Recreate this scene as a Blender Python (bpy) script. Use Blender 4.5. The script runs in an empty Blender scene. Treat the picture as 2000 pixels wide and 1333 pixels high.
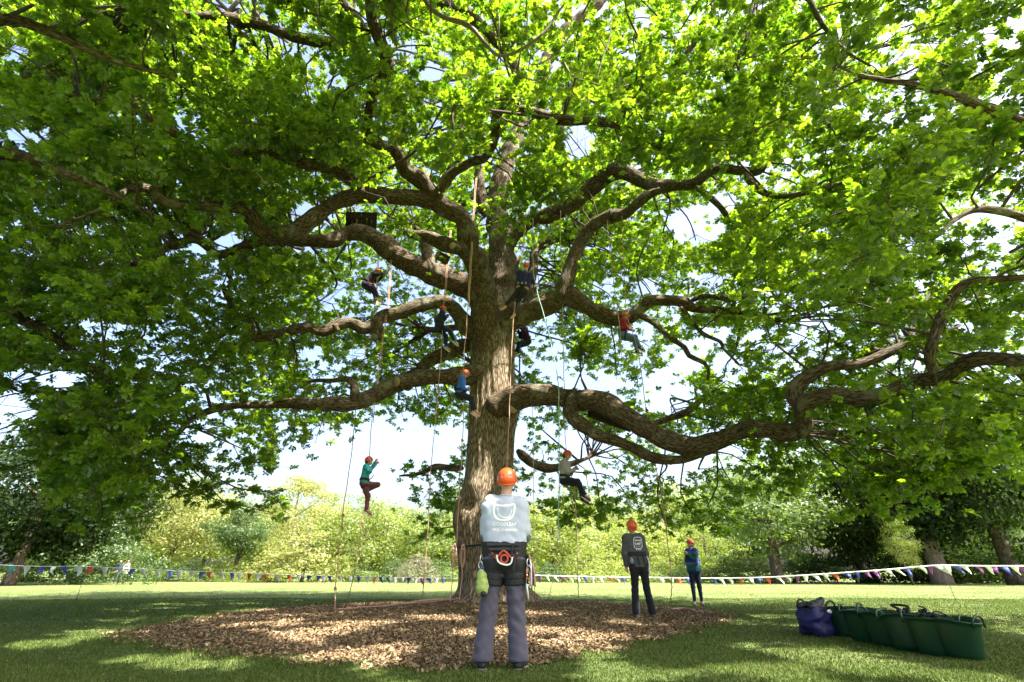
import bpy, bmesh, math, random
import numpy as np
from mathutils import Vector, Matrix, Euler
from mathutils.bvhtree import BVHTree
random.seed(7); RNG = np.random.default_rng(11)
SC = bpy.context.scene
COL = SC.collection
# ------------------------------------------------------------------ camera, sky, sun, exposure
CAM_H, TILT, FPX = 0.88, math.radians(24.6), 980.0      # eye height, upward tilt, focal length for a 2000 px wide frame
cam_d = bpy.data.cameras.new('camera'); cam = bpy.data.objects.new('camera', cam_d); COL.objects.link(cam)
cam.location = (0, 0, CAM_H); cam.rotation_euler = (math.pi/2 + TILT, 0, 0)
cam_d.sensor_width = 36; cam_d.lens = FPX/2000*36; cam_d.clip_start = .05; cam_d.clip_end = 2000
cam_d.dof.use_dof = True; cam_d.dof.focus_distance = 8.0; cam_d.dof.aperture_fstop = 2.2
SC.camera = cam
SUN_EL, SUN_AZ = math.radians(56), math.radians(118)     # azimuth clockwise from +Y (into the picture)
w = bpy.data.worlds.new('World'); SC.world = w; w.use_nodes = True
nt = w.node_tree; bg = nt.nodes['Background']
sky = nt.nodes.new('ShaderNodeTexSky'); sky.sky_type = 'NISHITA'; sky.sun_disc = False
sky.sun_elevation = SUN_EL; sky.sun_rotation = SUN_AZ; sky.air_density = 1.0; sky.dust_density = 6.0; sky.ozone_density = .6
nt.links.new(sky.outputs[0], bg.inputs[0]); bg.inputs[1].default_value = 0.12
sd = bpy.data.lights.new('sun', 'SUN'); sun = bpy.data.objects.new('sun', sd); COL.objects.link(sun)
sd.energy = 5.0; sd.angle = math.radians(.6); sd.color = (1, .95, .86)
SUN_DIR = Vector((math.sin(SUN_AZ)*math.cos(SUN_EL), math.cos(SUN_AZ)*math.cos(SUN_EL), math.sin(SUN_EL)))
sun.rotation_euler = (-SUN_DIR).to_track_quat('-Z', 'Y').to_euler()
SC.view_settings.view_transform = 'Standard'; SC.view_settings.look = 'None'; SC.view_settings.gamma = 1
SC.view_settings.use_curve_mapping = False
SC.view_settings.exposure = 2.3
SC.render.engine = 'CYCLES'
SC.cycles.max_bounces = 8; SC.cycles.diffuse_bounces = 3; SC.cycles.glossy_bounces = 2; SC.cycles.transmission_bounces = 6
SC.cycles.caustics_reflective = False; SC.cycles.caustics_refractive = False
SC.cycles.use_denoising = True
# ------------------------------------------------------------------ helpers
CT, ST = math.cos(TILT), math.sin(TILT)
def P(px, py, Y):
    """a point of the place seen at photo pixel (px, py), Y metres into the picture"""
    x = (px-1000)/FPX; y = (666.5-py)/FPX
    k = Y/(CT-y*ST)
    return np.array((x*k, Y, CAM_H+(ST+y*CT)*k))
def proj(V):
    V = np.atleast_2d(V); dz = V[:, 2]-CAM_H
    f = V[:, 1]*CT+dz*ST; u = -V[:, 1]*ST+dz*CT
    f = np.where(f < .05, .05, f)
    return 1000+FPX*V[:, 0]/f, 666.5-FPX*u/f, f
TREE = np.array((P(956, 1178, 14.5)[0], 14.5))
def gz(x, y):
    r2 = (x-TREE[0])**2+(y-TREE[1])**2
    return .17*np.exp(-r2/7.5)+.035*np.sin(x*.31+1.3)*np.sin(y*.27)*np.exp(-((y-10)/25)**2)
def G(px, py):
    """the ground point under photo pixel (px, py)"""
    x = (px-1000)/FPX; y = (666.5-py)/FPX
    dy, dz = CT-y*ST, ST+y*CT
    Y = 10.
    for _ in range(30):
        Y = (CAM_H-float(gz(x/dy*Y, Y)))/(-dz)*dy
    return np.array((x/dy*Y, Y, float(gz(x/dy*Y, Y))))
def depth(p): return p[1]*CT+(p[2]-CAM_H)*ST
def np_mesh(name, V, F, mats, smooth=True, mi=None):
    V = np.asarray(V, np.float32); me = bpy.data.meshes.new(name)
    Fs = F if isinstance(F, (list, tuple)) and len(F) and isinstance(F[0], np.ndarray) and F[0].ndim == 2 else [np.asarray(F, np.int32)]
    me.vertices.add(len(V)); me.vertices.foreach_set('co', V.ravel())
    loops = np.concatenate([f.ravel() for f in Fs]).astype(np.int32)
    tot = np.concatenate([np.full(len(f), f.shape[1], np.int32) for f in Fs])
    st = np.concatenate(([0], np.cumsum(tot)[:-1])).astype(np.int32)
    me.loops.add(len(loops)); me.loops.foreach_set('vertex_index', loops)
    me.polygons.add(len(tot)); me.polygons.foreach_set('loop_start', st)
    for m in (mats if isinstance(mats, (list, tuple)) else [mats]): me.materials.append(m)
    if mi is not None: me.polygons.foreach_set('material_index', np.asarray(mi, np.int32))
    me.update(calc_edges=True)
    me.polygons.foreach_set('use_smooth', np.full(len(tot), bool(smooth)))
    me.validate()
    return me
def link(name, me, parent=None):
    o = bpy.data.objects.new(name, me); COL.objects.link(o)
    if parent is not None: o.parent = parent
    return o
def thing(name, label, cat, base, group=None):
    o = link(name, None); o.location = base; o.empty_display_size = .2
    o['label'] = label; o['category'] = cat
    if group: o['group'] = group
    return o
def base_of(parent):
    b = np.zeros(3); p = parent
    while p is not None:
        b = b+np.array(p.location); p = p.parent
    return b
def part(name, V, F, m, parent=None, smooth=True, mi=None):
    """mesh part built in world coordinates, stored relative to its thing's base"""
    b = base_of(parent)
    return link(name, np_mesh(name, np.asarray(V, float)-b, F, m, smooth, mi), parent)
def tag(o, label, cat, group=None):
    o['label'] = label; o['category'] = cat
    if group: o['group'] = group
    return o
def cat_rom(pts, step):
    pts = np.asarray(pts, float); n = len(pts)
    ext = np.vstack((2*pts[0]-pts[1], pts, 2*pts[-1]-pts[-2])); out = []
    for i in range(n-1):
        p0, p1, p2, p3 = ext[i:i+4]
        m = max(1, int(np.linalg.norm((p2-p1)[:3])/step))
        t = np.linspace(0, 1, m, endpoint=False)[:, None]
        out.append(.5*((2*p1)+(-p0+p2)*t+(2*p0-5*p1+4*p2-p3)*t*t+(-p0+3*p1-3*p2+p3)*t**3))
    return np.vstack(out+[pts[-1:]])
def tube(pts, rad, n=8, cap=True, disp=None):
    """swept tube -> V, F, bark coordinates"""
    pts = np.asarray(pts, float); m = len(pts); rad = np.broadcast_to(np.asarray(rad, float), (m,))
    T = np.gradient(pts, axis=0); T /= np.linalg.norm(T, axis=1)[:, None]+1e-9
    N = np.zeros_like(T); a = np.array((0, 0, 1.)) if abs(T[0, 2]) < .8 else np.array((0, -1., 0))
    v = a-T[0]*a.dot(T[0]); N[0] = v/np.linalg.norm(v)
    for i in range(1, m):
        v = N[i-1]-T[i]*N[i-1].dot(T[i]); N[i] = v/(np.linalg.norm(v)+1e-9)
    B = np.cross(T, N); L = np.concatenate(([0], np.cumsum(np.linalg.norm(np.diff(pts, axis=0), axis=1))))
    th = np.linspace(0, 2*np.pi, n, endpoint=False); c, s = np.cos(th), np.sin(th)
    R = np.repeat(rad[:, None], n, 1)
    if disp is not None: R = R+disp(th[None, :], L[:, None], R)
    V = pts[:, None]+N[:, None]*(c*R)[..., None]+B[:, None]*(s*R)[..., None]
    bark = np.stack((c*rad[:, None], s*rad[:, None], np.repeat(L[:, None], n, 1)), -1).reshape(-1, 3)
    i = np.arange(m-1)[:, None]*n; j = np.arange(n)[None]; j2 = (j+1) % n
    F = np.stack((i+j, i+j2, i+n+j2, i+n+j), -1).reshape(-1, 4)
    V = V.reshape(-1, 3)
    if cap:
        V = np.vstack((V, pts[:1], pts[-1:])); bark = np.vstack((bark, [[0, 0, 0]], [[0, 0, L[-1]]]))
        k = m*n; jj = np.arange(n); j2 = (jj+1) % n
        F = [F, np.vstack((np.stack((np.full(n, k), j2, jj), 1), np.stack((np.full(n, k+1), (m-1)*n+jj, (m-1)*n+j2), 1)))]
    else: F = [F]
    return V, F, bark
def merge(items):
    Vs, Fq, Ft, Bk, off = [], [], [], [], 0
    for it in items:
        V, F = it[0], it[1]; Vs.append(V)
        for f in (F if isinstance(F, list) else [F]):
            (Fq if f.shape[1] == 4 else Ft).append(f+off)
        if len(it) > 2: Bk.append(it[2])
        off += len(V)
    F = []
    if Fq: F.append(np.vstack(Fq))
    if Ft: F.append(np.vstack(Ft))
    return (np.vstack(Vs), F, np.vstack(Bk) if Bk else None)
def set_vec(me, name, A):
    at = me.attributes.new(name, 'FLOAT_VECTOR', 'POINT'); at.data.foreach_set('vector', np.asarray(A, np.float32).ravel())
def box(c, s, R=None, bev=0.):
    """chamfered box V, F"""
    bm = bmesh.new(); bmesh.ops.create_cube(bm, size=1)
    for v in bm.verts: v.co = Vector((v.co.x*s[0], v.co.y*s[1], v.co.z*s[2]))
    if bev: bmesh.ops.bevel(bm, geom=bm.edges[:], offset=bev, segments=2, affect='EDGES', profile=.7)
    bmesh.ops.triangulate(bm, faces=bm.faces[:])
    V = np.array([v.co[:] for v in bm.verts]); F = np.array([[v.index for v in f.verts] for f in bm.faces], np.int32); bm.free()
    if R is not None: V = V@np.array(R).T
    return V+np.asarray(c), [F]
def torus(c, R, r, u, v, n=20, k=6):
    c = np.asarray(c, float); u = np.asarray(u, float); v = np.asarray(v, float); a = np.linspace(0, 2*np.pi, n, endpoint=False)
    d = np.cos(a)[:, None]*u+np.sin(a)[:, None]*v; w_ = np.cross(u, v)/np.linalg.norm(np.cross(u, v))
    b = np.linspace(0, 2*np.pi, k, endpoint=False)
    V = (c+d*R)[:, None]+d[:, None]*(np.cos(b)*r)[None, :, None]+w_*(np.sin(b)*r)[None, :, None]
    i = np.arange(n)[:, None]; j = np.arange(k)[None]
    F = np.stack((i*k+j, ((i+1) % n)*k+j, ((i+1) % n)*k+(j+1) % k, i*k+(j+1) % k), -1).reshape(-1, 4)
    return V.reshape(-1, 3), [F]
def ball(c, r, n=10):
    bm = bmesh.new(); bmesh.ops.create_uvsphere(bm, u_segments=n, v_segments=max(5, n*2//3), radius=1)
    bmesh.ops.triangulate(bm, faces=bm.faces[:])
    V = np.array([q.co[:] for q in bm.verts])*np.asarray(r)+np.asarray(c); F = np.array([[q.index for q in f.verts] for f in bm.faces], np.int32); bm.free()
    return V, [F]
# ------------------------------------------------------------------ materials
MATS = {}
def new_mat(name):
    m = bpy.data.materials.new(name); m.use_nodes = True; MATS[name] = m
    return m, m.node_tree, m.node_tree.nodes['Principled BSDF']
def nd(t, typ, **kw):
    n = t.nodes.new(typ)
    for k, v in kw.items():
        if k.startswith('i_'):
            key = k[2:]; n.inputs[int(key) if key.isdigit() else key].default_value = v
        else: setattr(n, k, v)
    return n
def ramp(t, fac, stops):
    r = t.nodes.new('ShaderNodeValToRGB'); e = r.color_ramp.elements
    while len(e) < len(stops): e.new(.5)
    for q, (p, c) in zip(e, stops): q.position = p; q.color = (*c, 1) if len(c) == 3 else c
    t.links.new(fac, r.inputs[0]); return r
def simple(name, col, rough=.7, var=.25, scale=30., bump=.0, metal=0., spec=.4, sheen=0., coat=0.):
    """plain material with procedural mottling and fine relief"""
    m, t, b = new_mat(name)
    co = nd(t, 'ShaderNodeTexCoord'); n = nd(t, 'ShaderNodeTexNoise', i_Scale=scale, i_Detail=5., i_Roughness=.6)
    t.links.new(co.outputs['Object'], n.inputs['Vector'])
    r = ramp(t, n.outputs[0], [(.3, tuple(c*(1-var) for c in col)), (.7, tuple(min(1, c*(1+var)) for c in col))])
    t.links.new(r.outputs[0], b.inputs['Base Color'])
    b.inputs['Roughness'].default_value = rough; b.inputs['Metallic'].default_value = metal
    b.inputs['Specular IOR Level'].default_value = spec; b.inputs['Coat Weight'].default_value = coat
    if sheen: b.inputs['Sheen Weight'].default_value = sheen
    if bump:
        bp = nd(t, 'ShaderNodeBump', i_Strength=bump, i_Distance=.01); t.links.new(n.outputs[0], bp.inputs['Height']); t.links.new(bp.outputs[0], b.inputs['Normal'])
    return m
def bark_mat(name, dark, mid, light, lichen=.0, fs=26., bumpd=.03):
    m, t, b = new_mat(name)
    at = nd(t, 'ShaderNodeAttribute', attribute_name='bark')
    mp = nd(t, 'ShaderNodeMapping'); mp.inputs['Scale'].default_value = (1, 1, .16); t.links.new(at.outputs['Vector'], mp.inputs[0])
    wn = nd(t, 'ShaderNodeTexNoise', i_Scale=7., i_Detail=3.); t.links.new(mp.outputs[0], wn.inputs['Vector'])
    mx = nd(t, 'ShaderNodeMix', data_type='VECTOR'); mx.inputs['Factor'].default_value = .09
    t.links.new(mp.outputs[0], mx.inputs['A']); t.links.new(wn.outputs['Color'], mx.inputs['B'])
    vo = nd(t, 'ShaderNodeTexVoronoi', feature='DISTANCE_TO_EDGE', i_Scale=fs); t.links.new(mx.outputs['Result'], vo.inputs['Vector'])
    n2 = nd(t, 'ShaderNodeTexNoise', i_Scale=40., i_Detail=6., i_Roughness=.7); t.links.new(mp.outputs[0], n2.inputs['Vector'])
    r1 = ramp(t, vo.outputs['Distance'], [(.0, dark), (.09, mid), (.35, light)])
    r2 = ramp(t, n2.outputs[0], [(.3, (.45, .45, .45)), (.7, (1.25, 1.25, 1.25))])
    mu = nd(t, 'ShaderNodeMix', data_type='RGBA', blend_type='MULTIPLY'); mu.inputs['Factor'].default_value = .8
    t.links.new(r1.outputs[0], mu.inputs['A']); t.links.new(r2.outputs[0], mu.inputs['B'])
    out = mu.outputs['Result']
    ge = nd(t, 'ShaderNodeNewGeometry')
    n3 = nd(t, 'ShaderNodeTexNoise', i_Scale=2.2, i_Detail=6., i_Roughness=.7); t.links.new(ge.outputs['Position'], n3.inputs['Vector'])
    r3 = ramp(t, n3.outputs[0], [(.52, (0, 0, 0)), (.66, (lichen,)*3)])
    ml = nd(t, 'ShaderNodeMix', data_type='RGBA'); t.links.new(r3.outputs[0], ml.inputs['Factor'])
    t.links.new(out, ml.inputs['A']); ml.inputs['B'].default_value = (.30, .31, .22, 1)
    t.links.new(ml.outputs['Result'], b.inputs['Base Color'])
    b.inputs['Roughness'].default_value = .9; b.inputs['Specular IOR Level'].default_value = .2
    ad = nd(t, 'ShaderNodeMath', operation='MULTIPLY_ADD'); t.links.new(vo.outputs['Distance'], ad.inputs[0]); ad.inputs[1].default_value = 1.6
    t.links.new(n2.outputs[0], ad.inputs[2])
    bp = nd(t, 'ShaderNodeBump', i_Strength=.9, i_Distance=bumpd); t.links.new(ad.outputs[0], bp.inputs['Height']); t.links.new(bp.outputs[0], b.inputs['Normal'])
    return m
def leaf_mat(name, c1, c2, t1, t2, trans=.5, gloss=.06, rough=.4):
    """two-sided leaf: diffuse reflection + translucent glow + a thin waxy sheen, tinted per spray"""
    m = bpy.data.materials.new(name); m.use_nodes = True; t = m.node_tree; t.nodes.clear(); MATS[name] = m
    o = nd(t, 'ShaderNodeOutputMaterial'); oi = nd(t, 'ShaderNodeObjectInfo')
    ge = nd(t, 'ShaderNodeNewGeometry'); nz = nd(t, 'ShaderNodeTexNoise', i_Scale=3., i_Detail=3.); t.links.new(ge.outputs['Position'], nz.inputs['Vector'])
    ad = nd(t, 'ShaderNodeMath', operation='MULTIPLY_ADD'); t.links.new(oi.outputs['Random'], ad.inputs[0]); ad.inputs[1].default_value = .55
    sb = nd(t, 'ShaderNodeMath', operation='MULTIPLY_ADD'); t.links.new(nz.outputs[0], sb.inputs[0]); sb.inputs[1].default_value = 1.1; sb.inputs[2].default_value = -.33
    t.links.new(sb.outputs[0], ad.inputs[2])
    a = ramp(t, ad.outputs[0], [(.1, c1), (.9, c2)]); c = ramp(t, ad.outputs[0], [(.1, t1), (.9, t2)])
    df = nd(t, 'ShaderNodeBsdfDiffuse'); tr = nd(t, 'ShaderNodeBsdfTranslucent'); gl = nd(t, 'ShaderNodeBsdfGlossy', i_Roughness=rough)
    gl.inputs['Color'].default_value = (.9, .95, .9, 1)
    t.links.new(a.outputs[0], df.inputs['Color']); t.links.new(c.outputs[0], tr.inputs['Color'])
    m1 = nd(t, 'ShaderNodeMixShader', i_0=trans); m2 = nd(t, 'ShaderNodeMixShader', i_0=gloss)
    t.links.new(df.outputs[0], m1.inputs[1]); t.links.new(tr.outputs[0], m1.inputs[2])
    t.links.new(m1.outputs[0], m2.inputs[1]); t.links.new(gl.outputs[0], m2.inputs[2]); t.links.new(m2.outputs[0], o.inputs[0])
    return m
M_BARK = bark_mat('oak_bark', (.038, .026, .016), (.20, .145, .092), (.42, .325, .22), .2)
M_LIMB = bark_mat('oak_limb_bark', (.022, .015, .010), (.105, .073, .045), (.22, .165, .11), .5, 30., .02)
M_TWIG = simple('twig_bark', (.075, .055, .038), .9, .4, 40., .3)
M_DEAD = simple('dead_twig_bark', (.22, .18, .13), .9, .3, 40., .3)
M_LEAF = leaf_mat('oak_leaf', (.018, .044, .005), (.11, .178, .015), (.10, .29, .006), (.54, .76, .022), .57)
M_SKIN = simple('skin', (.50, .30, .21), .55, .1, 60.)
# ------------------------------------------------------------------ ground, mulch, grass
def ground_mat():
    m, t, b = new_mat('lawn')
    ge = nd(t, 'ShaderNodeNewGeometry')
    a = nd(t, 'ShaderNodeTexNoise', i_Scale=.35, i_Detail=8., i_Roughness=.65); t.links.new(ge.outputs['Position'], a.inputs['Vector'])
    f = nd(t, 'ShaderNodeTexNoise', i_Scale=38., i_Detail=6., i_Roughness=.75); t.links.new(ge.outputs['Position'], f.inputs['Vector'])
    r1 = ramp(t, a.outputs[0], [(.34, (.075, .108, .032)), (.52, (.115, .150, .050)), (.70, (.185, .185, .08))])
    r2 = ramp(t, f.outputs[0], [(.28, (.35, .38, .30)), (.5, (1, 1, 1)), (.75, (1.6, 1.5, 1.3))])
    mu = nd(t, 'ShaderNodeMix', data_type='RGBA', blend_type='MULTIPLY'); mu.inputs['Factor'].default_value = .85
    t.links.new(r1.outputs[0], mu.inputs['A']); t.links.new(r2.outputs[0], mu.inputs['B']); t.links.new(mu.outputs['Result'], b.inputs['Base Color'])
    b.inputs['Roughness'].default_value = .95; b.inputs['Specular IOR Level'].default_value = .1
    bp = nd(t, 'ShaderNodeBump', i_Strength=.8, i_Distance=.03); t.links.new(f.outputs[0], bp.inputs['Height']); t.links.new(bp.outputs[0], b.inputs['Normal'])
    return m
M_LAWN = ground_mat()
def axis(lo, hi, fine_lo, fine_hi, step, growth=1.25):
    a = list(np.arange(fine_lo, fine_hi+1e-6, step)); s = step
    while a[-1] < hi: s *= growth; a.append(a[-1]+s)
    s = step
    while a[0] > lo: s *= growth; a.insert(0, a[0]-s)
    return np.array(a)
gx, gy = axis(-900, 900, -18, 18, .4), axis(-300, 1500, 0, 26, .4)
XX, YY = np.meshgrid(gx, gy); nx_, ny_ = len(gx), len(gy)
i_, j_ = np.meshgrid(np.arange(ny_-1), np.arange(nx_-1), indexing='ij'); q = (i_*nx_+j_).ravel()
o = link('ground', np_mesh('ground', np.stack((XX, YY, gz(XX, YY)), -1).reshape(-1, 3), np.stack((q, q+1, q+nx_+1, q+nx_), 1), M_LAWN)); o['kind'] = 'structure'
MUL_PX = [(235,1242),(330,1222),(430,1205),(520,1192),(640,1183),(760,1177),(900,1175),(1050,1176),(1180,1179),(1290,1186),(1390,1196),(1425,1203),(1400,1213),(1330,1228),(1230,1252),(1130,1276),(1040,1290),(930,1301),(850,1303),(740,1300),(640,1292),(480,1278),(360,1262),(280,1252)]
MUL = np.array([G(*p)[:2] for p in MUL_PX]); MC = np.array((-.9, 10.4))
ang = np.arctan2(MUL[:, 1]-MC[1], MUL[:, 0]-MC[0]); rr = np.hypot(*(MUL-MC).T); od = np.argsort(ang); ang, rr = ang[od], rr[od]
ang = np.concatenate((ang-2*np.pi, ang, ang+2*np.pi)); rr = np.tile(rr, 3)
def mul_r(a): return np.interp(a, ang, rr)+.10*np.sin(a*23)+.07*np.sin(a*41+1)+.05*np.sin(a*67)
def mul_t(x, y):
    a = np.arctan2(y-MC[1], x-MC[0]); return np.hypot(x-MC[0], y-MC[1])/mul_r(a)
def mul_z(x, y): return gz(x, y)+.012+.045*np.clip(1-mul_t(x, y)**4, 0, 1)
na, nr = 220, 46; th = np.linspace(-np.pi, np.pi, na, endpoint=False); tt = np.linspace(0, 1, nr)**.8
A_, T_ = np.meshgrid(th, tt); RR = mul_r(A_)*T_; X_ = MC[0]+np.cos(A_)*RR; Y_ = MC[1]+np.sin(A_)*RR
Z_ = mul_z(X_, Y_)+RNG.normal(0, .008, X_.shape); Z_[-1] = gz(X_[-1], Y_[-1])-.02
i_, j_ = np.meshgrid(np.arange(nr-1), np.arange(na), indexing='ij'); j2 = (j_+1) % na
def mulch_mat():
    m, t, b = new_mat('wood_chip_mulch'); ge = nd(t, 'ShaderNodeNewGeometry')
    v = nd(t, 'ShaderNodeTexVoronoi', i_Scale=26.); t.links.new(ge.outputs['Position'], v.inputs['Vector'])
    n = nd(t, 'ShaderNodeTexNoise', i_Scale=14., i_Detail=8., i_Roughness=.8); t.links.new(ge.outputs['Position'], n.inputs['Vector'])
    r = ramp(t, v.outputs['Color'], [(.1, (.07, .042, .024)), (.5, (.17, .11, .062)), (.9, (.33, .235, .14))])
    r2 = ramp(t, n.outputs[0], [(.3, (.4, .4, .4)), (.7, (1.2, 1.2, 1.2))])
    mu = nd(t, 'ShaderNodeMix', data_type='RGBA', blend_type='MULTIPLY'); mu.inputs['Factor'].default_value = .9
    t.links.new(r.outputs[0], mu.inputs['A']); t.links.new(r2.outputs[0], mu.inputs['B']); t.links.new(mu.outputs['Result'], b.inputs['Base Color'])
    b.inputs['Roughness'].default_value = .95; b.inputs['Specular IOR Level'].default_value = .1
    bp = nd(t, 'ShaderNodeBump', i_Strength=1., i_Distance=.04); t.links.new(v.outputs['Distance'], bp.inputs['Height']); t.links.new(bp.outputs[0], b.inputs['Normal'])
    return m
M_MULCH = mulch_mat()
o = link('mulch_bed', np_mesh('mulch_bed', np.stack((X_, Y_, Z_), -1).reshape(-1, 3), np.stack((i_*na+j_, i_*na+j2, (i_+1)*na+j2, (i_+1)*na+j_), -1).reshape(-1, 4), M_MULCH)); o['kind'] = 'structure'
def rand_col_mat(name, stops, rough=.9, transl=0.):
    """colour picked per loose piece from a stored value"""
    m, t, b = new_mat(name); at = nd(t, 'ShaderNodeAttribute', attribute_name='tone'); r = ramp(t, at.outputs['Fac'], stops)
    t.links.new(r.outputs[0], b.inputs['Base Color']); b.inputs['Roughness'].default_value = rough; b.inputs['Specular IOR Level'].default_value = .15
    if transl:
        o = t.nodes['Material Output']; tr = nd(t, 'ShaderNodeBsdfTranslucent'); t.links.new(r.outputs[0], tr.inputs[0])
        mx = nd(t, 'ShaderNodeMixShader', i_0=transl); t.links.new(b.outputs[0], mx.inputs[1]); t.links.new(tr.outputs[0], mx.inputs[2]); t.links.new(mx.outputs[0], o.inputs[0])
    return m
def set_tone(me, a):
    at = me.attributes.new('tone', 'FLOAT', 'POINT'); at.data.foreach_set('value', np.asarray(a, np.float32))
M_CHIP = rand_col_mat('wood_chips', [(0, (.06, .039, .022)), (.4, (.18, .122, .067)), (.75, (.32, .23, .13)), (1, (.54, .43, .28))])
# loose chips over the bed, more of them near the camera
N = 150000; a = RNG.uniform(-np.pi, np.pi, N); t_ = np.sqrt(RNG.uniform(0, 1.12, N)); x = MC[0]+np.cos(a)*mul_r(a)*t_; y = MC[1]+np.sin(a)*mul_r(a)*t_
k = (RNG.uniform(0, 1, N) < np.clip(9/np.maximum(y, 3), 0, 1)) & (RNG.uniform(0, 1, N) < np.clip((1.12-t_)*9, .05, 1)); x, y, N = x[k], y[k], k.sum()
z = np.where(mul_t(x, y) < .99, mul_z(x, y), gz(x, y))+RNG.uniform(.004, .03, N)
L = RNG.uniform(.006, .020, N)*RNG.choice([1, 1, 1.5], N); W = L*RNG.uniform(.25, .6, N); az = RNG.uniform(0, 2*np.pi, N); ti = RNG.normal(0, .45, N); ro = RNG.normal(0, .5, N)
u = np.stack((np.cos(az)*np.cos(ti), np.sin(az)*np.cos(ti), np.sin(ti)), -1); v = np.stack((-np.sin(az), np.cos(az), ro), -1)
c = np.stack((x, y, z), -1); V = np.stack((c-u*L[:, None]-v*W[:, None], c+u*L[:, None]-v*W[:, None]*.7, c+u*L[:, None]*.9+v*W[:, None], c-u*L[:, None]*.8+v*W[:, None]), 1).reshape(-1, 3)
o = link('wood_chips', np_mesh('wood_chips', V, np.arange(4*N).reshape(-1, 4), M_CHIP, False)); set_tone(o.data, np.repeat(RNG.beta(1.6, 2.2, N), 4))
o['kind'] = 'stuff'; tag(o, 'loose brown wood chips spread around the foot of the oak', 'wood chips')
# grass blades
M_GRASS = rand_col_mat('grass_blades', [(0, (.034, .060, .010)), (.5, (.074, .118, .018)), (.85, (.12, .165, .032)), (1, (.25, .23, .10))], .6, .35)
N = 520000; y = np.where(RNG.uniform(0, 1, N) < .82, 4.3+(RNG.uniform(0, 1, N)**1.55)*15, 12+RNG.exponential(9, N)); x = RNG.uniform(-1, 1, N)*(1.06*y+.6)
mt = mul_t(x, y); k = (mt > .985) | (RNG.uniform(0, 1, N) < .012); x, y = x[k], y[k]; N = len(x)
cl = .5+.5*np.sin(x*1.7+np.sin(y*2.3))*np.sin(y*1.9+np.sin(x*1.1)); h = RNG.uniform(.014, .036, N)*(.75+.6*cl)
# a taller unmown fringe against the mulch on the left
fr = (mul_t(x, y) < 1.10) & (x < -2); h = np.where(fr, h*1.6, h)
az = RNG.uniform(0, 2*np.pi, N); wd = RNG.uniform(.002, .0042, N)*(.8+y*.07); ln = RNG.uniform(.15, .9, N)*h; la = RNG.uniform(0, 2*np.pi, N)
c = np.stack((x, y, gz(x, y)-.004), -1); s = np.stack((np.cos(az)*wd, np.sin(az)*wd, 0*wd), -1)
tip = c+np.stack((np.cos(la)*ln, np.sin(la)*ln, h), -1); mid = c*.45+tip*.55-np.stack((np.cos(la)*ln, np.sin(la)*ln, -h*.25), -1)*.2
V = np.stack((c-s, c+s, mid+s*.7, mid-s*.7, tip), 1).reshape(-1, 3); b5 = np.arange(N)[:, None]*5
o = link('grass', np_mesh('grass', V, [b5+np.array([[0, 1, 2, 3]]), b5+np.array([[3, 2, 4]])], M_GRASS, False))
set_tone(o.data, np.repeat(np.clip(RNG.beta(2, 2.6, N)+.25*(cl-.5)+.45*(RNG.uniform(0, 1, N) < .07), 0, 1), 5))
o['kind'] = 'stuff'; tag(o, 'short mown green grass of the lawn around the mulch', 'grass')
# daisies in the lawn left of the bed
N = 420; cx_, cy_ = G(480, 1192)[:2]; x = cx_+RNG.normal(0, 2.6, N); y = cy_+RNG.normal(0, 1.9, N); k = mul_t(x, y) > 1.02; x, y = x[k], y[k]; N = len(x)
a8 = np.linspace(0, 2*np.pi, 7, endpoint=False); r = RNG.uniform(.012, .02, N)
c = np.stack((x, y, gz(x, y)+RNG.uniform(.035, .06, N)), -1); ring = c[:, None]+np.stack((np.cos(a8), np.sin(a8)*.9, np.sin(a8)*-.35), -1)[None]*r[:, None, None]
st0 = c*[1, 1, 0]+np.stack((0*x, 0*x, gz(x, y)), -1)
V = np.concatenate((c[:, None]+[0, 0, .003], ring, st0[:, None]-[.002, 0, 0], st0[:, None]+[.002, 0, 0]), 1).reshape(-1, 3); k10 = np.arange(N)[:, None]*10
F = np.vstack([k10+np.array([[0, 1+i, 1+(i+1) % 7]]) for i in range(7)]+[k10+np.array([[0, 8, 9]])])
tn = np.tile([.15]+[1.]*7+[.0]*2, N)
M_DAISY = rand_col_mat('daisy_petals', [(0, (.08, .13, .03)), (.1, (.1, .15, .03)), (.15, (.7, .5, .05)), (.5, (.85, .85, .82))])
o = link('daisies', np_mesh('daisies', V, F, M_DAISY, False)); set_tone(o.data, tn); o['kind'] = 'stuff'; tag(o, 'tiny white daisies scattered in the lawn beside the mulch', 'daisies')

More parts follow.
